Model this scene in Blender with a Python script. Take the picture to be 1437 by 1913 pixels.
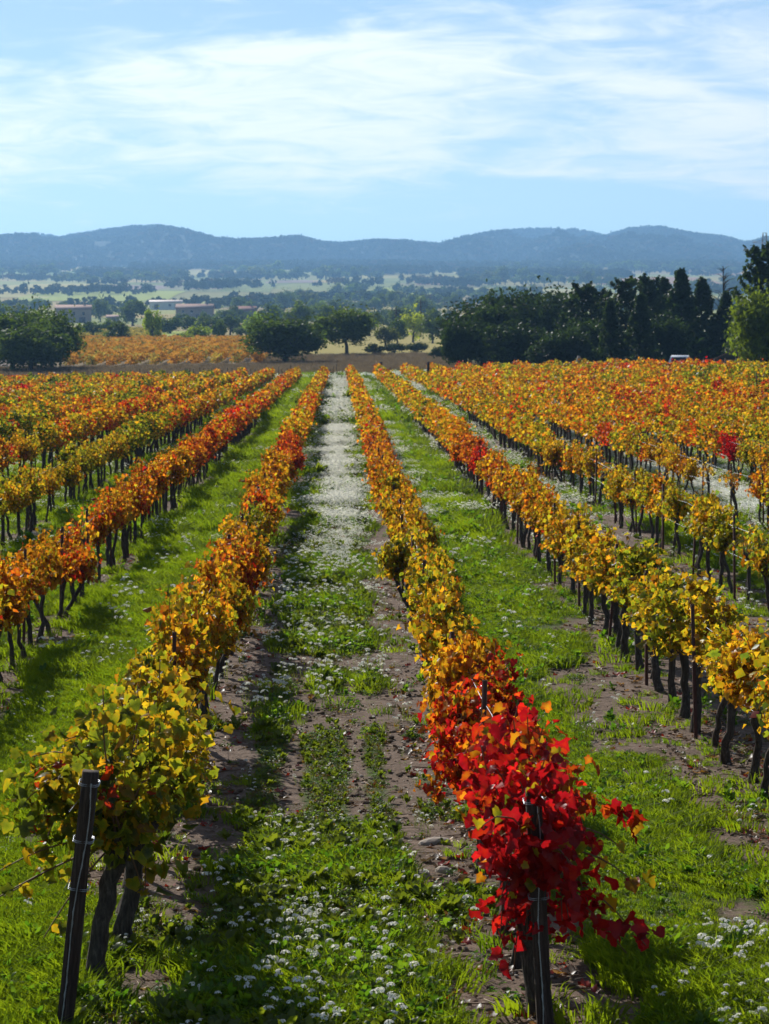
import bpy, math, random
import numpy as np
from mathutils import Matrix, Vector

R = math.radians
rng = np.random.default_rng(7)
random.seed(7)
for o in list(bpy.data.objects):
    bpy.data.objects.remove(o)
sc = bpy.context.scene
COL = sc.collection

# ------------------------------------------------------------------ camera
CAM_Z = 3.40
FPX = 4800.0                      # focal length in photograph pixels (1437 x 1913)
HORX, HORY = 634.0, 622.0         # where the row direction meets the horizon
cam_d = bpy.data.cameras.new('camera')
cam_d.sensor_fit = 'VERTICAL'
cam_d.sensor_height = 36.0
cam_d.sensor_width = 27.0
cam_d.lens = FPX / 1913.0 * 36.0
cam_d.clip_start = 0.5
cam_d.clip_end = 30000
cam = bpy.data.objects.new('camera', cam_d)
COL.objects.link(cam)
cam.location = (0, 0, CAM_Z)
PITCH = math.atan((956.5 - HORY) / FPX)
YAW = math.atan((718.5 - HORX) / FPX)
cam.rotation_euler = (R(90) - PITCH, 0, -YAW)
cam_d.dof.use_dof = True
cam_d.dof.focus_distance = 19.0
cam_d.dof.aperture_fstop = 9.0
sc.camera = cam

# ------------------------------------------------------------------ sky and sun
SUN_EL, SUN_AZ = 32.0, -24.0      # azimuth clockwise from +Y: ahead and to the left
SUN_STRENGTH = 5.0
SKY_STRENGTH = 0.10
EXPOSURE = 0.3
w = bpy.data.worlds.new('World')
sc.world = w
w.use_nodes = True
nt = w.node_tree
nt.nodes.clear()
N, L = nt.nodes.new, nt.links.new
out = N('ShaderNodeOutputWorld')
bg = N('ShaderNodeBackground')
bg.inputs[1].default_value = SKY_STRENGTH
sky = N('ShaderNodeTexSky')
sky.sky_type = 'NISHITA'
sky.sun_disc = False
sky.sun_elevation = R(SUN_EL)
sky.sun_rotation = R(SUN_AZ)
sky.altitude = 100
sky.air_density = 1.0
sky.dust_density = 0.1
sky.ozone_density = 1.6
geo = N('ShaderNodeTexCoord')
sep = N('ShaderNodeSeparateXYZ')
L(geo.outputs['Generated'], sep.inputs[0])


def wmath(op, a, b=None):
    n = N('ShaderNodeMath')
    n.operation = op
    for i, v in enumerate((a, b)):
        if v is None:
            continue
        if isinstance(v, (int, float)):
            n.inputs[i].default_value = v
        else:
            L(v, n.inputs[i])
    return n.outputs[0]


zc = wmath('MAXIMUM', sep.outputs[2], 0.0)
den = wmath('ADD', zc, 0.16)
cu = wmath('DIVIDE', sep.outputs[0], den)
cv = wmath('DIVIDE', sep.outputs[1], den)
comb = N('ShaderNodeCombineXYZ')
L(cu, comb.inputs[0])
L(cv, comb.inputs[1])


def wnoise(scale, detail, rough, dist, stretch, off):
    mp = N('ShaderNodeMapping')
    mp.inputs['Scale'].default_value = stretch
    mp.inputs['Location'].default_value = off
    mp.inputs['Rotation'].default_value = (0, 0, R(-14))
    L(comb.outputs[0], mp.inputs[0])
    t = N('ShaderNodeTexNoise')
    t.inputs['Scale'].default_value = scale
    t.inputs['Detail'].default_value = detail
    t.inputs['Roughness'].default_value = rough
    t.inputs['Distortion'].default_value = dist
    L(mp.outputs[0], t.inputs['Vector'])
    return t.outputs[0]


def wrange(x, a, b, c=0.0, d=1.0):
    n = N('ShaderNodeMapRange')
    n.interpolation_type = 'SMOOTHSTEP'
    for i, v in enumerate((a, b, c, d)):
        n.inputs[i + 1].default_value = v
    L(x, n.inputs[0])
    return n.outputs[0]


big = wnoise(2.5, 5, 0.5, 0.8, (0.75, 1.0, 1), (3.6, 1.9, 0))
fine = wnoise(7.5, 11, 0.60, 1.0, (0.8, 1.0, 1), (7.3, 2.2, 0))
mix = wmath('ADD', wmath('MULTIPLY', big, 0.56), wmath('MULTIPLY', fine, 0.44))
deck = wmath('ADD', wrange(cv, 3.45, 3.85, -0.035, 0.09), wrange(cv, 4.3, 4.95, 0.0, -0.25))   # the cirrus bank ends some way off; beyond it the sky clears
cl = wrange(wmath('ADD', mix, deck), 0.41, 0.70, 0.06, 0.95)
# ice cloud scatters forward: bright towards the sun's side, dim away from it
dot = N('ShaderNodeVectorMath')
dot.operation = 'DOT_PRODUCT'
dot.inputs[1].default_value = (math.sin(R(SUN_AZ)) * math.cos(R(SUN_EL)), math.cos(R(SUN_AZ)) * math.cos(R(SUN_EL)), math.sin(R(SUN_EL)))
L(geo.outputs['Generated'], dot.inputs[0])
fwd = wrange(dot.outputs['Value'], 0.2, 0.95, 2.0, 10.6)
ccol = N('ShaderNodeMixRGB')
ccol.blend_type = 'MULTIPLY'
ccol.inputs[0].default_value = 1.0
ccol.inputs[2].default_value = (0.93, 0.96, 1.0, 1)
L(fwd, ccol.inputs[1])
cmix = N('ShaderNodeMixRGB')
L(cl, cmix.inputs[0])
deep = N('ShaderNodeMixRGB')
deep.blend_type = 'MULTIPLY'
deep.inputs[0].default_value = 1.0
deep.inputs[2].default_value = (0.80, 0.86, 0.88, 1)   # clear dry autumn air
lift = N('ShaderNodeVectorMath')
lift.operation = 'MULTIPLY_ADD'
lift.inputs[1].default_value = (1, 1, 1.25)
lift.inputs[2].default_value = (0, 0, 0.045)
L(geo.outputs['Generated'], lift.inputs[0])
nrm = N('ShaderNodeVectorMath')
nrm.operation = 'NORMALIZE'
L(lift.outputs[0], nrm.inputs[0])
L(nrm.outputs[0], sky.inputs[0])
L(sky.outputs[0], deep.inputs[1])
L(deep.outputs[0], cmix.inputs[1])
L(ccol.outputs[0], cmix.inputs[2])
L(cmix.outputs[0], bg.inputs[0])
L(bg.outputs[0], out.inputs[0])

sun_d = bpy.data.lights.new('sun', 'SUN')
sun_d.energy = SUN_STRENGTH
sun_d.angle = R(0.53)
sun_d.color = (1.0, 0.95, 0.86)
sun = bpy.data.objects.new('sun', sun_d)
COL.objects.link(sun)
sun.location = (0, 0, 60)
sdir = Vector((math.sin(R(SUN_AZ)) * math.cos(R(SUN_EL)), math.cos(R(SUN_AZ)) * math.cos(R(SUN_EL)), math.sin(R(SUN_EL))))
sun.rotation_euler = sdir.to_track_quat('Z', 'Y').to_euler()

vs = sc.view_settings
vs.view_transform = 'Standard'
vs.look = 'None'
vs.exposure = EXPOSURE
vs.gamma = 1.0
vs.use_curve_mapping = False
cy = sc.cycles
cy.max_bounces = 7
cy.diffuse_bounces = 3
cy.transmission_bounces = 4
cy.glossy_bounces = 2
cy.volume_bounces = 0
cy.use_denoising = True
cy.denoising_input_passes = 'RGB_ALBEDO_NORMAL'
cy.denoising_prefilter = 'ACCURATE'
cy.sample_clamp_indirect = 4.0


# ------------------------------------------------------------------ terrain
def sstep(x, a, b):
    t = np.clip((np.asarray(x, float) - a) / (b - a), 0, 1)
    return t * t * (3 - 2 * t)


def hash2(ix, iy, s):
    h = (ix.astype(np.int64) * 374761393 + iy.astype(np.int64) * 668265263 + s * 1442695041) & 0x7fffffff
    h = ((h ^ (h >> 13)) * 1274126177) & 0x7fffffff
    return ((h ^ (h >> 16)) & 0xffff) / 65535.0


def vnoise(x, y, s=0):
    x = np.asarray(x, float); y = np.asarray(y, float)
    ix = np.floor(x); iy = np.floor(y)
    fx = x - ix; fy = y - iy
    fx = fx * fx * (3 - 2 * fx); fy = fy * fy * (3 - 2 * fy)
    a = hash2(ix, iy, s); b = hash2(ix + 1, iy, s)
    c = hash2(ix, iy + 1, s); d = hash2(ix + 1, iy + 1, s)
    return (a * (1 - fx) + b * fx) * (1 - fy) + (c * (1 - fx) + d * fx) * fy


def fbm(x, y, s=0, o=4):
    t = 0; a = 0.5; n = 0
    for i in range(o):
        t = t + a * vnoise(x * 2 ** i, y * 2 ** i, s + i * 17); n += a; a *= 0.5
    return t / n


def D(d):
    """distances in the valley beyond the meadow"""
    return np.where(np.asarray(d, float) < 700, d, 700 + (np.asarray(d, float) - 700) * 2.2)


PY = np.array([0, 12.6, 21.4, 31.6, 60, 120, 220, 300, 330, 520, 640, 900, 1150, 1400, 1800, 2200, 2500, 2650])
PZ = np.array([.12, 0, -.24, -.335, -.45, -.62, -.86, -.25, .24, 1.5, 2.9, 7.2, 13.8, 23.0, 38.5, 54.0, 67, 73])
PZ = CAM_Z + (PZ - CAM_Z) * D(PY) / np.maximum(PY, 1)
PZ[0] = .12
PY = D(PY)
RPX = np.array([-900, -400, 0, 60, 120, 200, 250, 300, 350, 400, 440, 500, 560, 600, 640, 700, 760, 820, 860, 920, 1000, 1080, 1130, 1180, 1230, 1290, 1350, 1390, 1437, 1800, 2300])
RPY = np.array([425, 432, 443, 440, 445, 433, 427, 425, 433, 447, 451, 449, 444, 455, 457, 451, 453, 459, 447, 434, 429, 431, 442, 428, 426, 438, 444, 456, 445, 430, 440]) + 9.0
RIDGE_Y = float(D(3500))
FOOT_Y = float(D(2500))


def ground_z(x, y):
    x = np.asarray(x, float); y = np.asarray(y, float)
    z = np.interp(y, PY, PZ)
    ramp = sstep(y, 60, 140) * (1 - sstep(y, 240, 420))
    z = z + np.where(x > 0, .034, .024) * np.clip(x, -30, 30) * ramp
    # gentle swells of the valley floor
    z = z + (fbm(x / 300, y / 380, 3, 3) - .5) * 9.0 * sstep(y, 900, 2400)
    # the wooded hills
    pxx = HORX + x / np.maximum(y, 1) * FPX
    ridge = CAM_Z + (HORY - np.interp(pxx, RPX, RPY)) / FPX * RIDGE_Y
    foot = float(np.interp(FOOT_Y, PY, PZ))
    up = sstep(y, FOOT_Y, RIDGE_Y)
    spur = (fbm(x / 480, y / 800, 9, 4) - .5) * 330 * sstep(y, FOOT_Y, FOOT_Y + 500) * (1 - sstep(y, RIDGE_Y - 500, RIDGE_Y))
    hill = np.maximum(foot + (ridge - foot) * up ** 0.9 + spur, foot - 6)
    hill = np.minimum(hill, CAM_Z + (ridge - CAM_Z) * np.maximum(y, 1) / RIDGE_Y)
    back = 1 - sstep(y, RIDGE_Y + 80, RIDGE_Y * 1.5)
    hill = np.where(y > RIDGE_Y, ridge * back + 30 * (1 - back), hill)
    return np.where(y > FOOT_Y, hill, z)


def gz(x, y):
    return float(ground_z(np.array([x]), np.array([y]))[0])


def px_at(px, d):
    return (px - HORX) / FPX * d


def project(x, y, z):
    """photograph pixel of a point, for deciding what the photo shows"""
    cyw, syw = math.cos(YAW), math.sin(YAW)
    xr = x * cyw - y * syw
    yr = x * syw + y * cyw
    zz = z - CAM_Z
    cp, sp = math.cos(PITCH), math.sin(PITCH)
    dep = yr * cp - zz * sp
    upv = yr * sp + zz * cp
    return 718.5 + FPX * xr / dep, 956.5 - FPX * upv / dep, dep


ROW0, ROWS = -1.31, 2.30


def row_x(k):
    return ROW0 + ROWS * k


def row_end(x):
    return float(np.interp(x, [-60, 10, 24, 28.8, 29.5], [222, 222, 205, 182, 120]))


def cover(x, y):
    """how much grass, white flower and bare soil grows where: (green, white, dry)"""
    x = np.asarray(x, float); y = np.asarray(y, float)
    t = (x - ROW0) / ROWS
    lane = np.floor(t)
    f = t - lane
    near = np.minimum(f, 1 - f) * ROWS
    n1 = fbm(x / 1.1, y / 1.6, 21, 4)
    n2 = fbm(x / 0.35, y / 0.5, 33, 3)
    n3 = fbm(x / 1.6, y / 6.0, 41, 4)
    g = np.full(x.shape, .86); wf = np.full(x.shape, .03)
    # central lane
    m = lane == 0
    trk = np.exp(-((f - .19) / .055) ** 2) + np.exp(-((f - .79) / .05) ** 2)
    trk2 = np.exp(-((f - .40) / .035) ** 2) * .8 + np.exp(-((f - .63) / .04) ** 2) * .8
    trk = trk + trk2 * sstep(y, 17, 20) * (1 - sstep(y, 27, 32))
    fade = sstep(y, 14.5, 17) * (1 - sstep(y, 36, 46))
    gc = .76 - .10 * fade - .75 * trk * (.30 + .70 * fade)
    wc = .62 * np.exp(-((f - .47) / .22) ** 2) * (1 - sstep(y, 14.2, 15.8)) + .10
    far = sstep(y, 34, 58)
    wc = wc * (1 - far) + far * (1.05 * sstep(f + (n1 - .5) * .35, .34, .50) * (1 - sstep(f + (n1 - .5) * .3, .62, .80)) * (.05 + 1.5 * n3) + .06)
    gc = gc * (1 - far) + far * .8
    g = np.where(m, gc, g); wf = np.where(m, wc, wf)
    # the lanes beside it
    m = lane == -1
    g = np.where(m, .97 - .5 * np.exp(-((f - .08) / .1) ** 2), g); wf = np.where(m, .03, wf)
    m = lane == 1
    gr = .80 - .50 * sstep(f, .36, .60) * (1 - sstep(y, 27, 34))
    wr = .55 * np.exp(-((f - .45) / .2) ** 2) * (1 - sstep(y, 13.6, 14.8)) + .35 * np.exp(-((f - .25) / .15) ** 2) * sstep(y, 40, 60) * n3 * 1.6 + .02
    g = np.where(m, gr, g); wf = np.where(m, wr, wf)
    m = lane == 2
    g = np.where(m, .26 + .4 * sstep(y, 50, 70), g); wf = np.where(m, .10 + .3 * np.exp(-((f - .15) / .1) ** 2) * sstep(y, 30, 40), wf)
    m = lane == 3
    g = np.where(m, .9 - .5 * np.exp(-((f - .2) / .12) ** 2), g); wf = np.where(m, .07, wf)
    m = lane == 4
    g = np.where(m, .7, g); wf = np.where(m, .85 * np.exp(-((f - .5) / .3) ** 2), wf)
    m = lane >= 5
    wf = np.where(m, .25, wf)
    under = 1 - sstep(near, .22, .62)
    g = g * (1 - .72 * under); wf = wf * (1 - .7 * under)
    g = np.clip(g + (n1 - .5) * 1.0 + (n2 - .5) * .5, 0, 1)
    wf = np.clip(wf * (.35 + 1.3 * n1), 0, 1)
    dry = np.zeros(x.shape)
    # beyond the last vines
    ye = np.interp(x, [-60, 10, 24, 28.8, 29.5], [222, 222, 205, 182, 120])
    bey = y - ye
    b = bey > 1
    g = np.where(b, np.clip(.85 + (n1 - .5), 0, 1), g)
    wf = np.where(b, np.where(bey < 9, .75 * np.exp(-((bey - 4.5) / 3.0) ** 2) * (.5 + n3), .03), wf)
    dry = np.where(b & (x < 14), sstep(bey, 14, 24), dry)
    return g, wf, dry


def srt(x, y):
    g, wf, dry = cover(x, y)
    return g


# ------------------------------------------------------------------ mesh helpers
def new_mesh(name, V, F, mats=(), smooth=False, fmat=None, col=None):
    """V (n,3), F (m,3) or (m,4) array or list of arrays; col: (n,4) point colour attribute 'tint'"""
    me = bpy.data.meshes.new(name)
    V = np.asarray(V, np.float32)
    Fs = F if isinstance(F, list) else [F]
    Fs = [np.asarray(f, np.int32) for f in Fs if len(f)]
    me.vertices.add(len(V))
    me.vertices.foreach_set('co', V.ravel())
    idx = np.concatenate([f.ravel() for f in Fs])
    tot = np.concatenate([np.full(len(f), f.shape[1], np.int32) for f in Fs])
    me.loops.add(len(idx))
    me.loops.foreach_set('vertex_index', idx)
    me.polygons.add(len(tot))
    st = np.zeros(len(tot), np.int32)
    st[1:] = np.cumsum(tot)[:-1]
    me.polygons.foreach_set('loop_start', st)
    me.polygons.foreach_set('loop_total', tot)
    if smooth:
        me.polygons.foreach_set('use_smooth', np.ones(len(tot), bool))
    if fmat is not None:
        me.polygons.foreach_set('material_index', np.asarray(fmat, np.int32))
    for m in mats:
        me.materials.append(m)
    if col is not None:
        a = me.attributes.new('tint', 'FLOAT_COLOR', 'POINT')
        a.data.foreach_set('color', np.asarray(col, np.float32).ravel())
    me.update()
    me.validate()
    return me


class MB:
    """collects shapes for one mesh"""
    def __init__(s):
        s.v = []; s.t = []; s.q = []; s.n = 0

    def add(s, V, T=None, Q=None):
        V = np.asarray(V, float).reshape(-1, 3)
        if T is not None and len(T): s.t.append(np.asarray(T, int).reshape(-1, 3) + s.n)
        if Q is not None and len(Q): s.q.append(np.asarray(Q, int).reshape(-1, 4) + s.n)
        s.v.append(V); s.n += len(V)

    def box(s, c, size, rz=0.0, taper=1.0):
        hx, hy, hz = [a / 2 for a in size]
        P = np.array([[sx * hx * (taper if sz > 0 else 1), sy * hy * (taper if sz > 0 else 1), sz * hz] for sz in (-1, 1) for sy in (-1, 1) for sx in (-1, 1)])
        ca, sa = math.cos(rz), math.sin(rz)
        P = np.c_[P[:, 0] * ca - P[:, 1] * sa, P[:, 0] * sa + P[:, 1] * ca, P[:, 2]] + np.array(c)
        s.add(P, Q=[[0, 2, 3, 1], [4, 5, 7, 6], [0, 1, 5, 4], [2, 6, 7, 3], [0, 4, 6, 2], [1, 3, 7, 5]])

    def tube(s, pts, rad, n=6, noise=0.0, cap=True, rg=None):
        pts = np.asarray(pts, float); rad = np.broadcast_to(np.asarray(rad, float), (len(pts),))
        tan = np.gradient(pts, axis=0)
        tan /= np.linalg.norm(tan, axis=1)[:, None] + 1e-9
        ref = np.array([1.0, 0, 0]) if abs(tan[0, 0]) < .8 else np.array([0, 1.0, 0])
        V = []
        ang = np.arange(n) / n * 2 * np.pi
        for i in range(len(pts)):
            a = np.cross(tan[i], ref); a /= np.linalg.norm(a) + 1e-9
            b = np.cross(tan[i], a)
            r = rad[i] * (1 + (noise * (rg.random(n) - .5) * 2 if noise else 0))
            V.append(pts[i] + (np.cos(ang) * r)[:, None] * a + (np.sin(ang) * r)[:, None] * b)
        V = np.concatenate(V)
        Q = [[i * n + j, i * n + (j + 1) % n, (i + 1) * n + (j + 1) % n, (i + 1) * n + j] for i in range(len(pts) - 1) for j in range(n)]
        T = []
        if cap:
            k = len(V); V = np.vstack([V, pts[0], pts[-1]])
            m = (len(pts) - 1) * n
            T = [[k, (j + 1) % n, j] for j in range(n)] + [[k + 1, m + j, m + (j + 1) % n] for j in range(n)]
        s.add(V, T, Q)

    def mesh(s, name, mats, smooth=False):
        F = []
        if s.t: F.append(np.concatenate(s.t))
        if s.q: F.append(np.concatenate(s.q))
        return new_mesh(name, np.concatenate(s.v), F, mats if isinstance(mats, (list, tuple)) else [mats], smooth)


def obj(name, me, parent=None, loc=None, rz=0.0, scale=None):
    o = bpy.data.objects.new(name, me)
    COL.objects.link(o)
    if parent is not None: o.parent = parent
    if loc is not None: o.location = loc
    if rz: o.rotation_euler = (0, 0, rz)
    if scale is not None: o.scale = scale if isinstance(scale, (tuple, list)) else (scale,) * 3
    return o


def tag(o, label=None, cat=None, group=None, kind=None):
    if label: o['label'] = label
    if cat: o['category'] = cat
    if group: o['group'] = group
    if kind: o['kind'] = kind
    return o


def thing(name, loc, label, cat, group=None, rz=0.0):
    return tag(obj(name, None, None, loc, rz), label, cat, group)


# ------------------------------------------------------------------ materials
def mat(name):
    m = bpy.data.materials.new(name)
    m.use_nodes = True
    m.node_tree.nodes.clear()
    return m


class G:
    """small node-graph helper"""
    def __init__(s, m):
        s.t = m.node_tree

    def n(s, kind, **kw):
        x = s.t.nodes.new(kind)
        for k, v in kw.items():
            setattr(x, k, v)
        return x

    def set(s, sock, v):
        if hasattr(v, 'is_linked') or hasattr(v, 'links'):
            s.t.links.new(v, sock)
        else:
            sock.default_value = v

    def math(s, op, a, b=0.0, clamp=False):
        x = s.n('ShaderNodeMath', operation=op, use_clamp=clamp)
        s.set(x.inputs[0], a); s.set(x.inputs[1], b)
        return x.outputs[0]

    def noise(s, vec, scale, detail=4, rough=.55, dist=0.0, out=0):
        x = s.n('ShaderNodeTexNoise')
        if vec is not None: s.set(x.inputs['Vector'], vec)
        x.inputs['Scale'].default_value = scale
        x.inputs['Detail'].default_value = detail
        x.inputs['Roughness'].default_value = rough
        x.inputs['Distortion'].default_value = dist
        return x.outputs[out]

    def ramp(s, f, stops):
        x = s.n('ShaderNodeValToRGB')
        e = x.color_ramp.elements
        while len(e) < len(stops): e.new(.5)
        for i, (p, c) in enumerate(stops):
            e[i].position = p
            e[i].color = (*c, 1) if len(c) == 3 else c
        s.set(x.inputs[0], f)
        return x.outputs[0]

    def mix(s, f, a, b, mode='MIX'):
        x = s.n('ShaderNodeMixRGB', blend_type=mode)
        s.set(x.inputs[0], f); s.set(x.inputs[1], a if not isinstance(a, tuple) else (*a[:3], 1)); s.set(x.inputs[2], b if not isinstance(b, tuple) else (*b[:3], 1))
        return x.outputs[0]

    def range(s, f, a, b, c=0.0, d=1.0):
        x = s.n('ShaderNodeMapRange')
        s.set(x.inputs[0], f)
        for i, v in enumerate((a, b, c, d)): x.inputs[i + 1].default_value = v
        return x.outputs[0]

    def bump(s, h, strength=.5, dist=.02):
        x = s.n('ShaderNodeBump')
        x.inputs['Strength'].default_value = strength
        x.inputs['Distance'].default_value = dist
        s.set(x.inputs['Height'], h)
        return x.outputs[0]

    def out(s, sh):
        o = s.n('ShaderNodeOutputMaterial')
        s.t.links.new(sh, o.inputs[0])

    def principled(s, col, rough=.8, normal=None, spec=.3, metal=0.0):
        p = s.n('ShaderNodeBsdfPrincipled')
        s.set(p.inputs['Base Color'], col if not isinstance(col, tuple) else (*col[:3], 1))
        s.set(p.inputs['Roughness'], rough)
        p.inputs['Specular IOR Level'].default_value = spec
        p.inputs['Metallic'].default_value = metal
        if normal is not None: s.t.links.new(normal, p.inputs['Normal'])
        return p.outputs[0]

    def leafy(s, col, tcol, fac=.5, gloss=.06, rough=.38):
        d = s.n('ShaderNodeBsdfDiffuse'); s.set(d.inputs[0], col)
        t = s.n('ShaderNodeBsdfTranslucent'); s.set(t.inputs[0], tcol)
        mx = s.n('ShaderNodeMixShader'); s.set(mx.inputs[0], fac)
        s.t.links.new(d.outputs[0], mx.inputs[1]); s.t.links.new(t.outputs[0], mx.inputs[2])
        if gloss <= 0: return mx.outputs[0]
        g = s.n('ShaderNodeBsdfGlossy'); g.inputs['Roughness'].default_value = rough
        g.inputs[0].default_value = (.9, .92, .95, 1)
        m2 = s.n('ShaderNodeMixShader'); m2.inputs[0].default_value = gloss
        s.t.links.new(mx.outputs[0], m2.inputs[1]); s.t.links.new(g.outputs[0], m2.inputs[2])
        return m2.outputs[0]


def plain(name, col, rough=.8, var=.25, scale=8.0, bump=.3, spec=.3, metal=0.0, bd=.01):
    m = mat(name); g = G(m)
    tc = g.n('ShaderNodeTexCoord').outputs['Object']
    n = g.noise(tc, scale, 6, .6)
    c = g.mix(n, tuple(x * (1 - var) for x in col), tuple(min(1, x * (1 + var)) for x in col))
    g.out(g.principled(c, rough, g.bump(n, bump, bd), spec, metal))
    return m


LEAF_STOPS = [(0.0, (.035, .06, .008)), (.15, (.11, .15, .010)), (.30, (.30, .34, .014)), (.44, (.62, .39, .012)),
              (.58, (.66, .27, .010)), (.72, (.56, .11, .008)), (.86, (.60, .024, .008)), (1.0, (.47, .007, .012))]


def make_leaf_mat():
    m = mat('vine_leaf'); g = G(m)
    oi = g.n('ShaderNodeObjectInfo')
    s = g.n('ShaderNodeSeparateColor'); g.set(s.inputs[0], oi.outputs['Color'])
    at = g.n('ShaderNodeAttribute', attribute_name='tint')
    a = g.n('ShaderNodeSeparateColor'); g.set(a.inputs[0], at.outputs['Color'])
    tc = g.n('ShaderNodeTexCoord').outputs['Object']
    blot = g.noise(tc, 26, 3, .6)
    pos = g.math('ADD', s.outputs[0], g.math('MULTIPLY', g.math('SUBTRACT', a.outputs[0], .5), s.outputs[1]))
    pos = g.math('ADD', pos, g.math('MULTIPLY', g.math('SUBTRACT', a.outputs[2], .5), .16))
    pos = g.math('ADD', pos, g.math('MULTIPLY', g.math('SUBTRACT', blot, .5), .34), True)
    col = g.ramp(pos, LEAF_STOPS)
    br = g.math('ADD', g.math('MULTIPLY', g.math('SUBTRACT', a.outputs[1], .5), s.outputs[2]), 1.0)
    col = g.mix(1.0, col, br, 'MULTIPLY')
    # brown dried blotches on some leaves
    dry = g.range(g.noise(tc, 11, 4, .65), .62, .74, 0, .35)
    col = g.mix(dry, col, (.20, .085, .022))
    refl = g.mix(1.0, col, (.60, .56, .55), 'MULTIPLY')
    g.out(g.leafy(refl, col, .60, .012, .34))
    return m


def make_foliage_mat(name, base, trans, fac=.4, gloss=.03, rnd=.5):
    """tree leaves; the object's colour multiplies the base"""
    m = mat(name); g = G(m)
    oi = g.n('ShaderNodeObjectInfo')
    at = g.n('ShaderNodeAttribute', attribute_name='tint')
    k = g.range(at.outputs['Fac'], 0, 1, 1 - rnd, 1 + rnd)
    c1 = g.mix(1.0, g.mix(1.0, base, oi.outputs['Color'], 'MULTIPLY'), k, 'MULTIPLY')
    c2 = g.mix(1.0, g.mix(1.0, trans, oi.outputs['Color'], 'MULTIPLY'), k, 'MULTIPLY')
    g.out(g.leafy(c1, c2, fac, gloss, .45))
    return m


def make_herb_mat(name, lo, hi, tr=1.8, fac=.5, gloss=.05):
    """ground plants, varied plant by plant"""
    m = mat(name); g = G(m)
    r = g.n('ShaderNodeObjectInfo').outputs['Random']
    c = g.mix(r, lo, hi)
    t = g.mix(1.0, c, (tr, tr, tr * .8), 'MULTIPLY')
    g.out(g.leafy(c, t, fac, gloss, .4))
    return m


def make_ground_mat():
    m = mat('field_ground'); g = G(m)
    at = g.n('ShaderNodeAttribute', attribute_name='tint')
    s = g.n('ShaderNodeSeparateColor'); g.set(s.inputs[0], at.outputs['Color'])
    tc = g.n('ShaderNodeTexCoord').outputs['Object']
    n0 = g.noise(tc, 1.3, 5, .6); n1 = g.noise(tc, 9, 6, .65); n2 = g.noise(tc, 45, 5, .7)
    soil = g.ramp(n1, [(.25, (.062, .042, .030)), (.5, (.140, .096, .070)), (.75, (.235, .168, .128))])
    soil = g.mix(g.range(n2, .55, .72, 0, .7), soil, (.33, .26, .21))
    soil = g.mix(g.range(n2, .45, .3, 0, .6), soil, (.05, .034, .022))
    grass = g.ramp(n1, [(.3, (.026, .044, .005)), (.55, (.055, .085, .008)), (.75, (.10, .115, .018))])
    white = g.ramp(n2, [(.40, (.10, .16, .04)), (.58, (.74, .75, .72))])
    dry = g.ramp(n0, [(.3, (.085, .062, .050)), (.7, (.155, .115, .085))])
    gf = g.range(g.math('ADD', s.outputs[0], g.math('MULTIPLY', g.math('SUBTRACT', n1, .5), .9)), .42, .62)
    c = g.mix(gf, soil, grass)
    wf = g.range(g.math('ADD', s.outputs[1], g.math('MULTIPLY', g.math('SUBTRACT', n1, .5), 1.1)), .32, .75, 0, .6)
    c = g.mix(wf, c, white)
    c = g.mix(s.outputs[2], c, dry)
    # wooded slopes far away carry a dark floor
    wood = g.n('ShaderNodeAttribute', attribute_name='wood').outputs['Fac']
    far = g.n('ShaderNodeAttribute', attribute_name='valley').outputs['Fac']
    pat = g.n('ShaderNodeTexVoronoi'); pat.inputs['Scale'].default_value = .006
    mp = g.n('ShaderNodeMapping'); mp.inputs['Scale'].default_value = (1, .45, 0)
    g.set(mp.inputs[0], tc); g.set(pat.inputs['Vector'], mp.outputs[0])
    sp = g.n('ShaderNodeSeparateColor'); g.set(sp.inputs[0], pat.outputs['Color'])
    vc = g.ramp(sp.outputs[0], [(0.0, (.10, .14, .02)), (.25, (.24, .25, .04)), (.45, (.30, .22, .05)), (.65, (.12, .16, .03)), (.8, (.28, .18, .07)), (1.0, (.22, .25, .05))])
    c = g.mix(far, c, vc)
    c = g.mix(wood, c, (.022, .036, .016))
    h = g.math('ADD', g.math('MULTIPLY', n2, .5), n1)
    g.out(g.principled(c, .95, g.bump(h, .9, .03), .12))
    return m


M = {}
M['leaf'] = make_leaf_mat()
M['bark'] = None
m = mat('vine_bark'); g = G(m)
tc = g.n('ShaderNodeTexCoord').outputs['Object']
mp = g.n('ShaderNodeMapping'); mp.inputs['Scale'].default_value = (1, 1, .18); g.set(mp.inputs[0], tc)
n = g.noise(mp.outputs[0], 55, 6, .7, .4)
c = g.ramp(n, [(.3, (.022, .017, .013)), (.55, (.085, .068, .055)), (.8, (.22, .185, .155))])
g.out(g.principled(c, .95, g.bump(n, 1.0, .012), .15))
M['bark'] = m
M['cane'] = plain('vine_cane', (.13, .065, .03), .7, .4, 30)
M['rust'] = plain('rusted_steel', (.085, .032, .020), .75, .45, 40, .4, .4, .2, .003)
m = mat('weathered_post'); g = G(m)
tc = g.n('ShaderNodeTexCoord').outputs['Object']
mp = g.n('ShaderNodeMapping'); mp.inputs['Scale'].default_value = (1, 1, .06); g.set(mp.inputs[0], tc)
n = g.noise(mp.outputs[0], 90, 6, .75, .3)
c = g.ramp(n, [(.3, (.012, .009, .008)), (.52, (.050, .034, .026)), (.72, (.13, .095, .075))])
c = g.mix(g.range(g.noise(tc, 6, 4, .6), .5, .7, 0, .6), c, (.055, .026, .016))
g.out(g.principled(c, .9, g.bump(n, 1.0, .008), .2))
M['oldpost'] = m
M['wire'] = plain('galvanised_wire', (.36, .38, .42), .42, .15, 60, .1, .5, .8, .001)
M['treebark'] = plain('tree_bark', (.05, .04, .03), .9, .4, 3, .6, .1, 0, .05)
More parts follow.
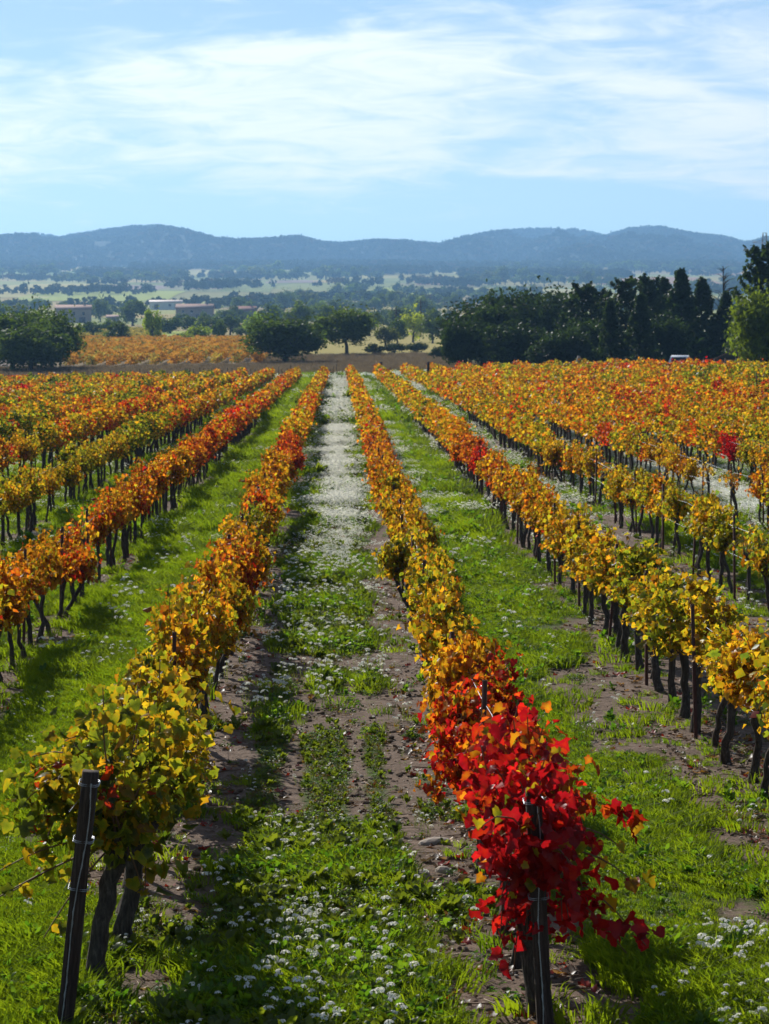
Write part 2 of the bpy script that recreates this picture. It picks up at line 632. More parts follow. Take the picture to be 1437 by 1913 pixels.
M['tree'] = make_foliage_mat('tree_foliage', (.036, .055, .014), (.075, .110, .018), .46, .02)
M['grass'] = make_herb_mat('grass_blade', (.055, .092, .003), (.115, .150, .004), 2.7, .6, .010)
M['weed'] = make_herb_mat('weed_leaf', (.042, .066, .004), (.105, .128, .008), 2.3, .55, .02)
M['lush'] = make_herb_mat('clover_leaf', (.036, .090, .004), (.085, .140, .007), 2.6, .55, .02)
M['reddish'] = make_herb_mat('reddish_weed_leaf', (.090, .080, .010), (.16, .080, .014), 1.8, .5, .03)
M['petal'] = make_herb_mat('white_petal', (.80, .80, .82), (.88, .88, .90), 1.0, .45, .0)
M['dry'] = make_herb_mat('dry_grass_blade', (.12, .085, .055), (.22, .165, .11), 1.2, .4, .02)
M['straw'] = plain('straw', (.42, .34, .24), .8, .3, 20)
M['clod'] = plain('earth_clod', (.12, .084, .060), .95, .5, 18, .7, .1, 0, .01)
M['stone'] = plain('pale_stone', (.34, .29, .24), .85, .3, 14, .6, .2, 0, .008)
M['ground'] = make_ground_mat()

# ------------------------------------------------------------------ ground sheet
ys = np.concatenate([np.linspace(0.5, 11, 12), 11 * np.exp(np.linspace(0, math.log(9000 / 11), 800))[1:], [11000, 14000]])
tt = np.linspace(-1, 1, 281)
tx = np.sign(tt) * (0.42 * np.abs(tt) + 0.58 * np.abs(tt) ** 2.6)
GX = np.outer(0.62 * ys + 14, tx)
GY = np.repeat(ys[:, None], len(tt), 1)
GZ = ground_z(GX, GY)
g_, w_, d_ = cover(GX, GY)
nearw = 1 - sstep(GY, 60, 110)
GZ = GZ + nearw * ((fbm(GX / .5, GY / .5, 55, 4) - .5) * .07 + (fbm(GX / .13, GY / .13, 56, 2) - .5) * .035 * (1 - g_))
NX = len(tt); NY = len(ys)
ii = np.arange(NX * NY).reshape(NY, NX)
Q = np.stack([ii[:-1, :-1], ii[:-1, 1:], ii[1:, 1:], ii[1:, :-1]], -1).reshape(-1, 4)
colr = np.stack([g_, w_, d_, np.ones_like(g_)], -1).reshape(-1, 4)
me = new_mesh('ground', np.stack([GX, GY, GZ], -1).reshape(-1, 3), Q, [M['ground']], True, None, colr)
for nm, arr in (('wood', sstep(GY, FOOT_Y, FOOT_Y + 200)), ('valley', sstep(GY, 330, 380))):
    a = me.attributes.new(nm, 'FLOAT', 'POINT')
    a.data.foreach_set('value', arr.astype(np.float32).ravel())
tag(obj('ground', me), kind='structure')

# ------------------------------------------------------------------ vines
OUTL = np.array([(0, .08), (.20, -.12), (.45, -.03), (.42, .19), (.56, .42), (.36, .53), (.21, .78), (0, .98),
                 (-.21, .78), (-.36, .53), (-.56, .42), (-.42, .19), (-.45, -.03), (-.20, -.12)])
LEAF_UV = np.vstack([[(0, .36)], OUTL])
EDGE = np.array([0, .3] + [1, 1, .6, 1, .6, .8, 1] + [.8, .6, 1, .6, 1, 1])
LEAF_T = np.array([[0, 1 + i, 1 + (i + 1) % 14] for i in range(14)])
KITE_UV = np.array([(0, -.08), (.52, .35), (0, .95), (-.52, .35)])
KITE_T = np.array([[0, 1, 2], [0, 2, 3]])


def leaf_basis(P, rg, outward):
    n = len(P)
    nor = outward * .45 + np.array([0, 0, .38]) + rg.normal(0, .72, (n, 3))
    nor /= np.linalg.norm(nor, axis=1)[:, None]
    tip = outward * .35 + np.array([0, 0, -.75]) + rg.normal(0, .42, (n, 3))
    tip -= nor * np.sum(tip * nor, 1)[:, None]
    tip /= np.linalg.norm(tip, axis=1)[:, None] + 1e-9
    wid = np.cross(tip, nor)
    return nor, tip, wid


def leaf_mesh_arrays(P, nor, tip, wid, size, rg, uv=LEAF_UV, tri=LEAF_T):
    n, k = len(P), len(uv)
    u = uv[None, :, 0] * np.ones((n, 1)); v = uv[None, :, 1] * np.ones((n, 1))
    fold = rg.uniform(-.3, .7, (n, 1)); curl = rg.uniform(-.3, .6, (n, 1))
    z = fold * np.abs(u) - curl * v * v + rg.normal(0, .075, (n, k))
    s = size[:, None, None]
    V = P[:, None, :] + s * (u[..., None] * wid[:, None, :] + v[..., None] * tip[:, None, :] + z[..., None] * nor[:, None, :])
    T = (tri[None] + (np.arange(n) * k)[:, None, None]).reshape(-1, 3)
    return V.reshape(-1, 3), T


def vine_skeleton(rg, special=None):
    """trunk and arm paths, cane paths, leaf points"""
    lean = rg.normal(0, .075, 2) if special is None or special[0] == 1 else np.array([.13, .08])
    hgt = rg.uniform(.62, .72) if special is None else .74
    zz = np.linspace(-.06, hgt, 9)
    f = np.clip(zz / hgt, 0, 1)
    wob = np.cumsum(rg.normal(0, .017, (9, 2)), 0)
    trunk = np.c_[lean[0] * f ** 1.3 + wob[:, 0], lean[1] * f + wob[:, 1], zz]
    head = trunk[-1]
    trad = np.interp(f, [0, .1, .5, .85, 1], [.052, .038, .031, .037, .050]) * (rg.uniform(.85, 1.15) if special is None else 1.4)
    arms = []
    for sy in (-1, 1):
        ln = rg.uniform(.26, .42)
        t = np.linspace(0, 1, 6)
        a = head + np.c_[rg.normal(0, .02) * t, sy * ln * t, (.10 * t ** .6) + rg.normal(0, .008, 6)]
        arms.append((a, np.linspace(.046, .018, 6)))
    canes = []; pts = []
    nc = rg.integers(9, 12)
    for i in range(nc):
        a, _ = arms[i % 2]
        st = a[0] + (a[-1] - a[0]) * rg.uniform(.05, 1.0)
        sx = rg.choice([-1, 1])
        dirv = np.array([sx * abs(rg.normal(.0, .13)), rg.normal(0, .28), 1.0])
        ln = rg.uniform(.40, .66) if special is None or special[0] == 1 else rg.uniform(.55, .86)
        droop = rg.uniform(.0, .4) if rg.random() < .7 else rg.uniform(.5, 1.0)
        t = np.linspace(0, 1, 9)
        c = st + np.outer(t, dirv * ln) + np.c_[sx * droop * .20 * t ** 2, 0 * t, -droop * .55 * t ** 2.2]
        c += np.cumsum(rg.normal(0, .008, (9, 3)), 0)
        canes.append(c)
    return dict(trunk=trunk, trad=trad, arms=arms, canes=canes, head=head)


def vine_leaves(sk, rg, n=430, low=.0, spread=.066, mean=.056):
    cs = sk['canes']
    which = rg.integers(0, len(cs), n)
    t = rg.uniform(.04, 1.0, n) * 8
    i0 = np.clip(np.floor(t).astype(int), 0, 7); fr = t - i0
    C = np.stack(cs)
    P = C[which, i0] * (1 - fr)[:, None] + C[which, i0 + 1] * fr[:, None]
    offs = rg.normal(0, spread, (n, 3)) * np.array([1.15, 1.0, .75]) - np.array([0, 0, .05])
    P = P + offs
    P[:, 2] = np.maximum(P[:, 2], .65 - low + rg.uniform(-.06, .06, n))
    outward = np.c_[P[:, 0] - sk['head'][0], P[:, 1] * .35, np.zeros(n)]
    outward /= np.linalg.norm(outward, axis=1)[:, None] + .12
    size = np.clip(rg.normal(mean, mean * .30, n), .026, .11)
    return P, outward, size


def wood_mesh(name, sk, rg):
    b = MB()
    b.tube(sk['trunk'], sk['trad'], 9, .16, True, rg)
    for a, r in sk['arms']:
        b.tube(a, r, 6, .16, True, rg)
    # burls on the head
    for _ in range(4):
        p = sk['head'] + rg.normal(0, .03, 3)
        b.tube([p + (0, 0, -.035), p, p + (0, 0, .035)], [.015, .036, .012], 6, .2, True, rg)
    return b.mesh(name, M['bark'], True)


def cane_mesh(name, canes):
    b = MB()
    for c in canes:
        b.tube(c, np.linspace(.0065, .0028, len(c)), 4, 0, False)
    return b.mesh(name, M['cane'])


def foliage_mesh(name, P, ow, size, rg, keep=None):
    nor, tip, wid = leaf_basis(P, rg, ow)
    V, T = leaf_mesh_arrays(P, nor, tip, wid, size, rg)
    k = len(LEAF_UV)
    tint = np.repeat(np.c_[np.clip(rg.normal(.5, .24, len(P)), 0, 1), rg.random(len(P)), np.zeros(len(P)), np.ones(len(P))], k, 0)
    tint[:, 2] = np.tile(EDGE, len(P))
    return new_mesh(name, V, T, [M['leaf']], True, None, tint)


VARS = []
for i in range(16):
    rg = np.random.default_rng(100 + i)
    sk = vine_skeleton(rg)
    P, ow, size = vine_leaves(sk, rg, 1000 if i < 11 else 560 if i < 14 else 70)
    VARS.append((wood_mesh('vine_trunk', sk, rg), cane_mesh('vine_canes', sk['canes']), foliage_mesh('vine_foliage', P, ow, size, rg)))

HUES = {
    0: ([12, 15, 17, 20, 24, 28, 32, 40, 50, 60, 75, 100, 220], [.31, .33, .38, .47, .52, .58, .56, .47, .54, .66, .70, .64, .62]),
    1: ([12.6, 13.6, 14.6, 16.6, 18, 20, 24, 30, 40, 50, 62, 75, 100, 220], [.97, .84, .84, .82, .70, .52, .40, .40, .48, .54, .62, .70, .66, .62]),
    2: ([12, 26, 35, 45, 55, 58, 61, 64, 100, 220], [.37, .38, .41, .50, .58, .62, .62, .64, .54, .58]),
    -1: ([20, 30, 38, 46, 55, 70, 85, 120, 220], [.50, .56, .60, .54, .60, .70, .80, .70, .66]),
    -2: ([20, 40, 60, 80, 95, 130, 220], [.46, .37, .35, .44, .66, .60, .58]),
    3: ([20, 40, 60, 90, 220], [.36, .39, .48, .58, .58]),
    4: ([20, 45, 60, 90, 220], [.42, .52, .54, .60, .58]),
}


def vine_hue(k, y, x):
    nz = float(fbm(np.array([k * 1.7 + 3]), np.array([y / 7.0]), 77, 3)[0]) - .5
    far = float(sstep(y, 45, 75))
    nz += far * 1.3 * (float(fbm(np.array([x / 7.0]), np.array([y / 16.0]), 91, 3)[0]) - .5)
    if k in HUES:
        h = float(np.interp(y, *HUES[k])) + nz * .16
    elif k < 0:
        h = float(np.interp(y, [30, 70, 95, 130, 220], [.48, .52, .72, .64, .58])) + nz * .6
    else:
        h = float(np.interp(y, [30, 60, 80, 110, 220], [.50, .54, .66, .58, .62])) + nz * .42
    return h


# special red vines seen in the picture: (row, distance, hue)
REDS = {(2, 57.5): .93, (2, 58.5): .9, (3, 62): .8, (5, 66): .95, (5, 67): .9, (4, 75): .84, (6, 70): .85, (5, 80): .85, (0, 41): .74, (0, 31): .72,
        (-1, 84): .88, (-1, 86): .86, (-1, 88): .84, (-3, 90): .9, (-4, 100): .92, (-2, 96): .85, (-3, 98): .86, (-6, 120): .9, (-3, 64): .84, (-3, 76): .88, (-4, 82): .86, (-5, 92): .9, (-2, 88): .86, (-7, 110): .9, (-1, 52): .8, (7, 90): .88, (8, 105): .9, (6, 96): .86}
GAPS = [(4, 48, 50.4), (4, 51.3, 54.2), (4, 55.2, 57.0), (3, 52.5, 55.0), (3, 33.2, 34.2), (3, 35.2, 36.6), (-1, 36, 37)]
BARE = [(3, 34.2, 35.2), (4, 50.4, 51.3), (4, 54.2, 55.2), (3, 55, 57)]
SPACING = 0.95

vines = []
for k in range(-14, 15):
    X = row_x(k)
    y0 = 12.75 if k in (0, 1) else 12.9
    if k == 0: y0 = 13.25
    j = 0
    ye = row_end(X)
    rk = np.random.default_rng(500 + k)
    y = y0
    while y < ye:
        yy = y + rk.normal(0, .06)
        xx = X + (.06 if k == 0 and y < 15 else 0) + rk.normal(0, .03)
        y += SPACING
        miss = rk.random() < (.02 if abs(k - .5) < 2 else .045) and y > 24
        if miss or any(kk == k and a <= yy <= b for kk, a, b in GAPS):
            continue
        z = gz(xx, yy)
        pxx, pyy, dep = project(xx, yy, z + .9)
        marg = 2.6 / dep * FPX
        if pxx < -marg or pxx > 1437 + marg:
            continue
        h = vine_hue(k, yy, xx) + rk.normal(0, .035)
        u = rk.random()
        spread = rk.uniform(.16, .34)
        if yy > 24:
            if u < .035: h += .22
            elif u < .07: h -= .16
        for (rk_, ry), hv in REDS.items():
            if rk_ == k and abs(yy - ry) < .55: h = hv; spread = .16
        if k == 1 and 14.5 < yy < 18.6: spread = .42
        vis = -12 < pxx < 1449
        bare = any(kk == k and a <= yy <= b for kk, a, b in BARE) or (yy > 24 and rk.random() < .02)
        vines.append(dict(bare=bare, k=k, x=xx, y=yy, z=z, h=min(max(h, .05), 1), s=spread, dep=dep, vis=vis))

near_v = sorted([v for v in vines if v['vis']], key=lambda v: v['dep'])[:300]
near_id = {id(v) for v in near_v}
far_v = [v for v in vines if id(v) not in near_id]

ONES = ['', 'first', 'second', 'third', 'fourth', 'fifth', 'sixth', 'seventh', 'eighth', 'ninth', 'tenth', 'eleventh', 'twelfth', 'thirteenth', 'fourteenth',
        'fifteenth', 'sixteenth', 'seventeenth', 'eighteenth', 'nineteenth']
TENS = ['', '', 'twent', 'thirt', 'fort', 'fift', 'sixt', 'sevent', 'eight', 'ninet']


def ordinal(n):
    if n < 20: return ONES[n]
    t, o_ = divmod(n, 10)
    return TENS[t] + ('ieth' if o_ == 0 else 'y-' + ONES[o_])


def row_name(k):
    return (ONES[1 - k] + ' row left' if k <= 0 else ONES[k] + ' row right') + ' of central lane'


def colour_word(h):
    for lim, wd in ((.26, 'olive green'), (.385, 'yellow-green'), (.475, 'yellow'), (.56, 'golden'), (.66, 'orange'), (.78, 'orange-red'), (.9, 'red'), (2, 'crimson')):
        if h < lim: return wd


# one leaf meshes for the vines nearest the camera
LEAVES = []
for i in range(8):
    rg = np.random.default_rng(900 + i)
    V, T = leaf_mesh_arrays(np.zeros((1, 3)), np.array([[0, 0, 1.0]]), np.array([[0, 1.0, 0]]), np.array([[1.0, 0, 0]]), np.ones(1), rg)
    LEAVES.append(new_mesh('leaf', V, T, [M['leaf']], True, None, np.c_[np.full(15, .5), np.zeros(15), EDGE, np.ones(15)]))


def special_vine(v, idx, root, rg):
    """a foreground vine: its outer leaves are single objects"""
    sk = vine_skeleton(rg, idx)
    k, n = idx
    low, cnt, mean = -.12, 860, .057
    extra = []
    H = sk['head']

    def shoot(end, sag, m=9):
        t = np.linspace(0, 1, 9)
        c = H + np.outer(t, np.array(end) * (.8, .8, 1) - H) + np.c_[0 * t, 0 * t, sag * np.sin(t * np.pi)] + np.cumsum(rg.normal(0, .007, (9, 3)), 0)
        extra.append(c)
    if (k, n) == (1, 1):
        low, cnt, mean = .14, 560, .064
        # a red curtain hanging in front of the end post, trailing shoots to the side
        for e, s in (((-.22, -.30, .62), .30), ((-.12, -.34, .40), .5), ((.05, -.32, .46), .5), ((.20, -.28, .42), .45), ((-.02, -.36, .60), .45), ((.30, -.2, .55), .4), ((-.2, -.2, .40), .42)):
            shoot(e, s)
        sk['trail'] = [((.62, -.12, .36), .10, 14), ((.50, -.15, .33), .06, 16), ((-.24, -.10, .33), .02, 6), ((.60, .1, .62), .12, 7), ((.52, .1, .80), .15, 8), ((-.16, -.15, .22), .04, 4)]
        v['h'], v['s'] = .97, .16
    elif (k, n) == (0, 1):
        for e, s in (((-.42, -.2, .95), .25), ((-.40, .0, 1.15), .2), ((-.30, -.25, .78), .3), ((-.2, -.3, 1.1), .25), ((.25, -.2, 1.0), .2), ((-.45, .2, 1.2), .2)):
            shoot(e, s)
        sk['trail'] = [((-.55, -.1, .50), .02, 9), ((-.62, -.15, .62), .06, 8), ((-.30, -.2, .30), .04, 5), ((.30, -.1, .52), .05, 8), ((-.85, -.3, .38), .03, 2)]
        v['h'], v['s'] = .30, .42
    elif (k, n) == (0, 2):
        for e, s in (((-.38, -.2, 1.2), .2), ((.2, -.2, 1.15), .2), ((-.3, .1, 1.3), .2)):
            shoot(e, s)
        sk['trail'] = [((.2, -.2, .35), .1, 10)]
        v['h'], v['s'] = .33, .40
    elif (k, n) == (1, 2):
        sk['trail'] = [((.72, -.1, .78), .16, 16), ((-.25, -.1, .45), .05, 7)]
        v['h'], v['s'] = .80, .9
    elif (k, n) == (1, 3):
        sk['trail'] = [((.5, .0, .75), .12, 8)]
        v['h'], v['s'] = .86, .55
    else:
        sk['trail'] = []
    sk['canes'] = sk['canes'] + extra
    P, ow, size = vine_leaves(sk, rg, cnt + 52 * len(extra), low, .075, mean)
    if (k, n) == (1, 1): P[:, 0] *= .82
    # trailing shoots with sparse leaves
    tp = []; tcan = []
    for e, s, m_ in sk['trail']:
        t = np.linspace(0, 1, 9)
        st = H + np.array([0, 0, .03])
        c = st + np.outer(t, np.array(e) * (.85, .85, 1) - st) + np.c_[0 * t, 0 * t, s * np.sin(t * np.pi)]
        tcan.append(c)
        tq = rg.uniform(.45, 1.0, m_) * 8
        i0 = np.clip(tq.astype(int), 0, 7); fr = (tq - i0)[:, None]
        tp.append(c[i0] * (1 - fr) + c[i0 + 1] * fr + rg.normal(0, .035, (m_, 3)))
    if tp:
        tp = np.concatenate(tp)
        o2 = np.c_[tp[:, 0], tp[:, 1] - .3, 0 * tp[:, 0]]; o2 /= np.linalg.norm(o2, axis=1)[:, None]
        P = np.vstack([P, tp]); ow = np.vstack([ow, o2]); size = np.r_[size, rg.uniform(.055, .085, len(tp))]
    # outermost leaves towards the open side become leaf objects
    sc_ = -P[:, 1] * 1.0 + np.abs(P[:, 0]) * 1.3 + P[:, 2] * .55 + rg.normal(0, .10, len(P))
    sc_[len(P) - (len(tp) if len(tp) else 0):] += 3
    order = np.argsort(-sc_)
    sel, rest = order[:290], order[290:]
    obj('trunk', wood_mesh('vine_trunk', sk, rg), root)
    tag(obj('canes', cane_mesh('vine_canes', sk['canes'] + tcan), root), kind='stuff')
    fo = obj('foliage', foliage_mesh('vine_foliage', P[rest], ow[rest], size[rest], rg), root)
    fo.color = (v['h'], v['s'], 1.15, 1)
    tag(fo, kind='stuff')
    nor, tip, wid = leaf_basis(P[sel], rg, ow[sel])
    for a, q in enumerate(sel):
        lo = obj('leaf', LEAVES[int(rg.integers(8))], root)
        s = size[q] * 1.05
        mt = Matrix.Identity(4)
        for r in range(3):
            mt[r][0] = wid[a][r] * s; mt[r][1] = tip[a][r] * s; mt[r][2] = nor[a][r] * s; mt[r][3] = P[q][r]
        lo.matrix_basis = mt
        hp = v['h'] + float(np.clip(rg.normal(0, .24), -.5, .5)) * v['s']
        if (k, n) == (0, 1) and rg.random() < .05: hp = .8
        if (k, n) == (1, 1) and rg.random() < .15: hp = rg.uniform(.22, .62)
        lo.color = (min(max(hp, .02), 1), 0, -(float(rg.random()) - .6) * 1.8, 1)


counts = {}
for v in sorted(near_v, key=lambda v: (v['k'], v['y'])):
    k = v['k']
    counts[k] = counts.get(k, 0) + 1
    n = counts[k]
    root = obj('grapevine', None, None, (v['x'], v['y'], v['z']))
    rg = np.random.default_rng(int(3000 + (k + 20) * 300 + n))
    if (k in (0, 1) and n <= 3) or (k == 0 and n == 4):
        special_vine(v, (k, n), root, rg)
    else:
        var = VARS[int(rg.integers(14))] if rg.random() > .1 else VARS[int(rg.integers(11, 14))]
        if k in (2, 3) and v['y'] < 32: var = VARS[int(rg.integers(11))]
        if v['bare']: var = VARS[int(rg.integers(14, 16))]
        root.rotation_euler = (0, 0, rg.choice([0, math.pi]) + rg.normal(0, .12))
        s = rg.uniform(.92, 1.10)
        root.scale = (s * rg.uniform(.72, .90), s, s * rg.uniform(.92, 1.04))
        if k in (2, 3) and v['y'] < 32: root.scale = (s * rg.uniform(.92, 1.1), s, s * rg.uniform(.98, 1.08))
        obj('trunk', var[0], root)
        tag(obj('canes', var[1], root), kind='stuff')
        fo = obj('foliage', var[2], root)
        fo.color = (v['h'], v['s'] * 1.7, 1.15, 1)
        tag(fo, kind='stuff')
    if (k, n) == (1, 1): lab = 'crimson-leaved grapevine at the near end of the ' + row_name(1)
    elif (k, n) == (0, 1): lab = 'bushy yellow-green grapevine at the near end of the ' + row_name(0)
    elif v['bare']: lab = 'nearly bare grapevine, %s in view from the near end, %s' % (ordinal(n), row_name(k))
    else: lab = '%s grapevine, %s in view from the near end, %s' % (colour_word(v['h']), ordinal(n), row_name(k))
    tag(root, lab, 'grapevine', 'grapevines in rows')

# the vines beyond: one mass
FV = []; FT = []; FC = []; FB = MB(); nv = 0
rg = np.random.default_rng(4242)
for v in far_v:
    d = v['dep']
    vis = v['vis']
    s = .070 * max(1, d / 58) ** .78
    n = int((30 if v['bare'] else 470 if vis else 280) * (.070 / s) ** 1.42)
    P = np.c_[rg.normal(0, .10, n), rg.uniform(-.52, .52, n), .62 + .78 * rg.beta(1.8, 1.7, n)]
    P[:, 2] += (fbm(P[:, 1] * 3 + v['y'], P[:, 0] * 0 + v['k'], 5, 2) - .5) * .25
    P[:, 0] *= 1.25 - .5 * np.abs(P[:, 2] - .95)
    ow = np.c_[P[:, 0], P[:, 1] * .2, np.zeros(n)]; ow /= np.linalg.norm(ow, axis=1)[:, None] + .1
    P[:, 2] = .6 + (P[:, 2] - .6) * rg.uniform(.72, 1.18)
    P = P + np.array([v['x'], v['y'], v['z']])
    nor, tip, wid = leaf_basis(P, rg, ow)
    V, T = leaf_mesh_arrays(P, nor, tip, wid, np.clip(rg.normal(s, s * .2, n), s * .5, s * 1.6), rg, KITE_UV, KITE_T)
    FV.append(V); FT.append(T + nv); nv += len(V)
    hh = np.clip(v['h'] + rg.normal(-.2, .34, n) * v['s'] * 1.8, .01, 1)
    FC.append(np.repeat(np.c_[hh, rg.random(n), np.full(n, .5), np.ones(n)], 4, 0))
    if d < 120:
        FB.tube([(v['x'], v['y'], v['z'] - .05), (v['x'] + rg.normal(0, .04), v['y'] + rg.normal(0, .05), v['z'] + .35), (v['x'] + rg.normal(0, .05), v['y'] + rg.normal(0, .05), v['z'] + .72)], [.055, .042, .05], 5, 0, False)
bv = np.concatenate(FB.v); bq = np.concatenate(FB.q)
V = np.concatenate(FV + [bv])
T = np.concatenate(FT)
colr = np.concatenate(FC + [np.ones((len(bv), 4))])
fm = np.r_[np.zeros(len(T), int), np.ones(len(bq), int)]
me = new_mesh('distant_vines', V, [T, bq + nv], [M['leaf'], M['bark']], False, fm, colr)
o = tag(obj('distant_vines', me), 'far rows of orange and red grapevines merging into one mass', 'grapevines', None, 'stuff')
o.color = (.5, 1.0, 1.1, 1)

# ------------------------------------------------------------------ posts and wires
def slim_post_mesh():
    b = MB()
    # folded steel channel
    prof = [(-.016, -.014), (.016, -.014), (.016, .014), (.011, .014), (.011, -.009), (-.011, -.009), (-.011, .014), (-.016, .014)]
    V = [(x, y, z) for z in (-.05, 1.22) for x, y in prof]
    n = 8
    b.add(V, Q=[[i, (i + 1) % n, n + (i + 1) % n, n + i] for i in range(n)] + [[8, 9, 12, 15], [9, 10, 11, 12], [12, 13, 14, 15]])
    return b.mesh('slim_post', M['rust'])


SLIM = slim_post_mesh()
hook = MB()
for z in (.64, 1.02, 1.17):
    hook.tube([(-.02, 0, z - .012), (-.032, 0, z), (-.02, 0, z + .012)], .003, 4)
HOOK = hook.mesh('wire_hook', M['wire'])
GATED = {}
pcount = {}
for k in range(-3, 7):
    rk = np.random.default_rng(60 + k)
    ph = {0: 16.6, 1: 16.9, 2: 15.4, 3: 16.2, -1: 14.0}.get(k, 12.9 + rk.uniform(2, 4))
    y = ph
    while y < 72:
        X = row_x(k) + rk.normal(0, .02)
        z = gz(X, y)
        pxx, pyy, dep = project(X, y, z + .5)
        if -8 < pxx < 1445:
            pcount[k] = pcount.get(k, 0) + 1
            root = thing('vineyard_post', (X - .07, y, z), 'slim rusty post, %s in view from near end, %s' % (ordinal(pcount[k]), row_name(k)), 'post', 'slim trellis posts', rk.normal(0, .2))
            root.rotation_euler = (rk.normal(0, .02), rk.normal(0, .025), rk.normal(0, .2))
            obj('shaft', SLIM, root)
            tag(obj('wire_hooks', HOOK, root), kind='stuff')
        y += 3.85 + rk.normal(0, .12)


def end_post(X, y, top, lab, lean):
    z = gz(X, y)
    root = thing('end_post', (X, y, z), lab, 'post', 'end posts')
    root.rotation_euler = lean
    b = MB()
    rr = np.random.default_rng(int(abs(X) * 100))
    zs = np.linspace(-.15, top, 12)
    # roughly squared timber with rounded arrises
    prof = np.array([(-.038, -.029), (-.029, -.038), (.029, -.038), (.038, -.029), (.038, .029), (.029, .038), (-.029, .038), (-.038, .029)])
    V = []
    for zz in zs:
        V.append(np.c_[prof * (1 + rr.normal(0, .02)) + rr.normal(0, .0015, (8, 2)), np.full(8, zz)])
    V = np.concatenate(V)
    Q = [[i * 8 + j, i * 8 + (j + 1) % 8, (i + 1) * 8 + (j + 1) % 8, (i + 1) * 8 + j] for i in range(11) for j in range(8)]
    T = [[88, 88 + j, 88 + j + 1] for j in range(1, 7)]
    b.add(V, T, Q)
    obj('shaft', b.mesh('post_shaft', M['oldpost']), root)
    # wire bands and the anchor wire running down the face
    for zz in (top - .06, top * .74, top * .56):
        bb = MB()
        for dz in (0, .008):
            ang = np.linspace(0, 2 * np.pi, 13)
            sq = np.c_[np.clip(np.cos(ang) * .066, -.048, .048), np.clip(np.sin(ang) * .066, -.048, .048), zz + dz + .006 * np.sin(ang)]
            bb.tube(sq, .0022, 4, 0, False)
        obj('wire_band', bb.mesh('wire_band', M['wire']), root)
    t = np.linspace(0, 1, 24)
    pts = np.c_[.012 + .016 * np.sin(t * 9) * (1 - t) - .03 * t, -.050 - .002 * np.sin(t * 40) - .10 * np.clip(t - .6, 0, 1), top - .05 - t * (top + .02)]
    bb = MB(); bb.tube(pts, .0024, 4, 0, False)
    bb.tube(pts + np.c_[.004 * np.cos(t * 60), .004 * np.sin(t * 60), 0 * t], .0016, 4, 0, False)
    tag(obj('anchor_wire', bb.mesh('anchor_wire', M['wire']), root))
    return root


end_post(row_x(0) - .03, 12.30, 1.30, 'dark leaning wooden end post of the first row left of central lane', (R(1), R(6.2), 0))
end_post(row_x(1) + .01, 12.28, 1.20, 'dark wooden end post inside the hanging crimson vine', (R(0), R(-3.2), 0))
for k in (2, 3):
    pass

for k in range(-2, 6):
    X = row_x(k)
    for h, nm, sd in ((.66, 'lower', .0), (1.04, 'upper', .03)):
        rk = np.random.default_rng(int(700 + k * 10 + h * 100))
        yy = np.arange(12.6 if k in (0, 1) else 13.5, 75, .95)
        zz = ground_z(np.full(len(yy), X), yy) + h + np.sin(yy / 3.85 * np.pi) * .012 + rk.normal(0, .006, len(yy))
        xs = X + sd + rk.normal(0, .008, len(yy)) - .05
        b = MB(); b.tube(np.c_[xs, yy, zz], .0026, 4, 0, False)
        tag(obj('trellis_wire', b.mesh('trellis_wire', M['wire'])), '%s thin steel trellis wire along the %s' % (nm, row_name(k)), 'wire', 'trellis wires')

# ------------------------------------------------------------------ ground plants (uncountable: one object per kind, scattered)
def proto(name, me):
    return bpy.data.objects.new(name, me)


def scatter(name, P, scl, rot, pick, protos, label, cat):
    c = bpy.data.collections.new(name + '_kinds')
    for i, p in enumerate(protos):
        p.name = '%s_kind_%02d' % (name, i)
        c.objects.link(p)
    me = bpy.data.meshes.new(name)
    me.vertices.add(len(P))
    me.vertices.foreach_set('co', np.asarray(P, np.float32).ravel())
    a = me.attributes.new('scl', 'FLOAT', 'POINT'); a.data.foreach_set('value', np.asarray(scl, np.float32))
    a = me.attributes.new('rot', 'FLOAT_VECTOR', 'POINT'); a.data.foreach_set('vector', np.asarray(rot, np.float32).ravel())
    a = me.attributes.new('pick', 'INT', 'POINT'); a.data.foreach_set('value', np.asarray(pick, np.int32))
    o = obj(name, me)
    ng = bpy.data.node_groups.new(name, 'GeometryNodeTree')
    ng.interface.new_socket('Geometry', in_out='INPUT', socket_type='NodeSocketGeometry')
    ng.interface.new_socket('Geometry', in_out='OUTPUT', socket_type='NodeSocketGeometry')
    n = ng.nodes.new
    gi, go = n('NodeGroupInput'), n('NodeGroupOutput')
    ip = n('GeometryNodeInstanceOnPoints'); ci = n('GeometryNodeCollectionInfo')
    ci.inputs['Collection'].default_value = c
    ci.inputs['Separate Children'].default_value = True
    ci.inputs['Reset Children'].default_value = True

    def named(nm, tp):
        x = n('GeometryNodeInputNamedAttribute'); x.data_type = tp
        x.inputs['Name'].default_value = nm
        return x.outputs['Attribute']
    lk = ng.links.new
    lk(gi.outputs[0], ip.inputs['Points']); lk(ci.outputs[0], ip.inputs['Instance'])
    ip.inputs['Pick Instance'].default_value = True
    lk(named('pick', 'INT'), ip.inputs['Instance Index'])
    lk(named('rot', 'FLOAT_VECTOR'), ip.inputs['Rotation'])
    lk(named('scl', 'FLOAT'), ip.inputs['Scale'])
    lk(ip.outputs[0], go.inputs[0])
    md = o.modifiers.new('scatter', 'NODES'); md.node_group = ng
    tag(o, label, cat, None, 'stuff')
    return o


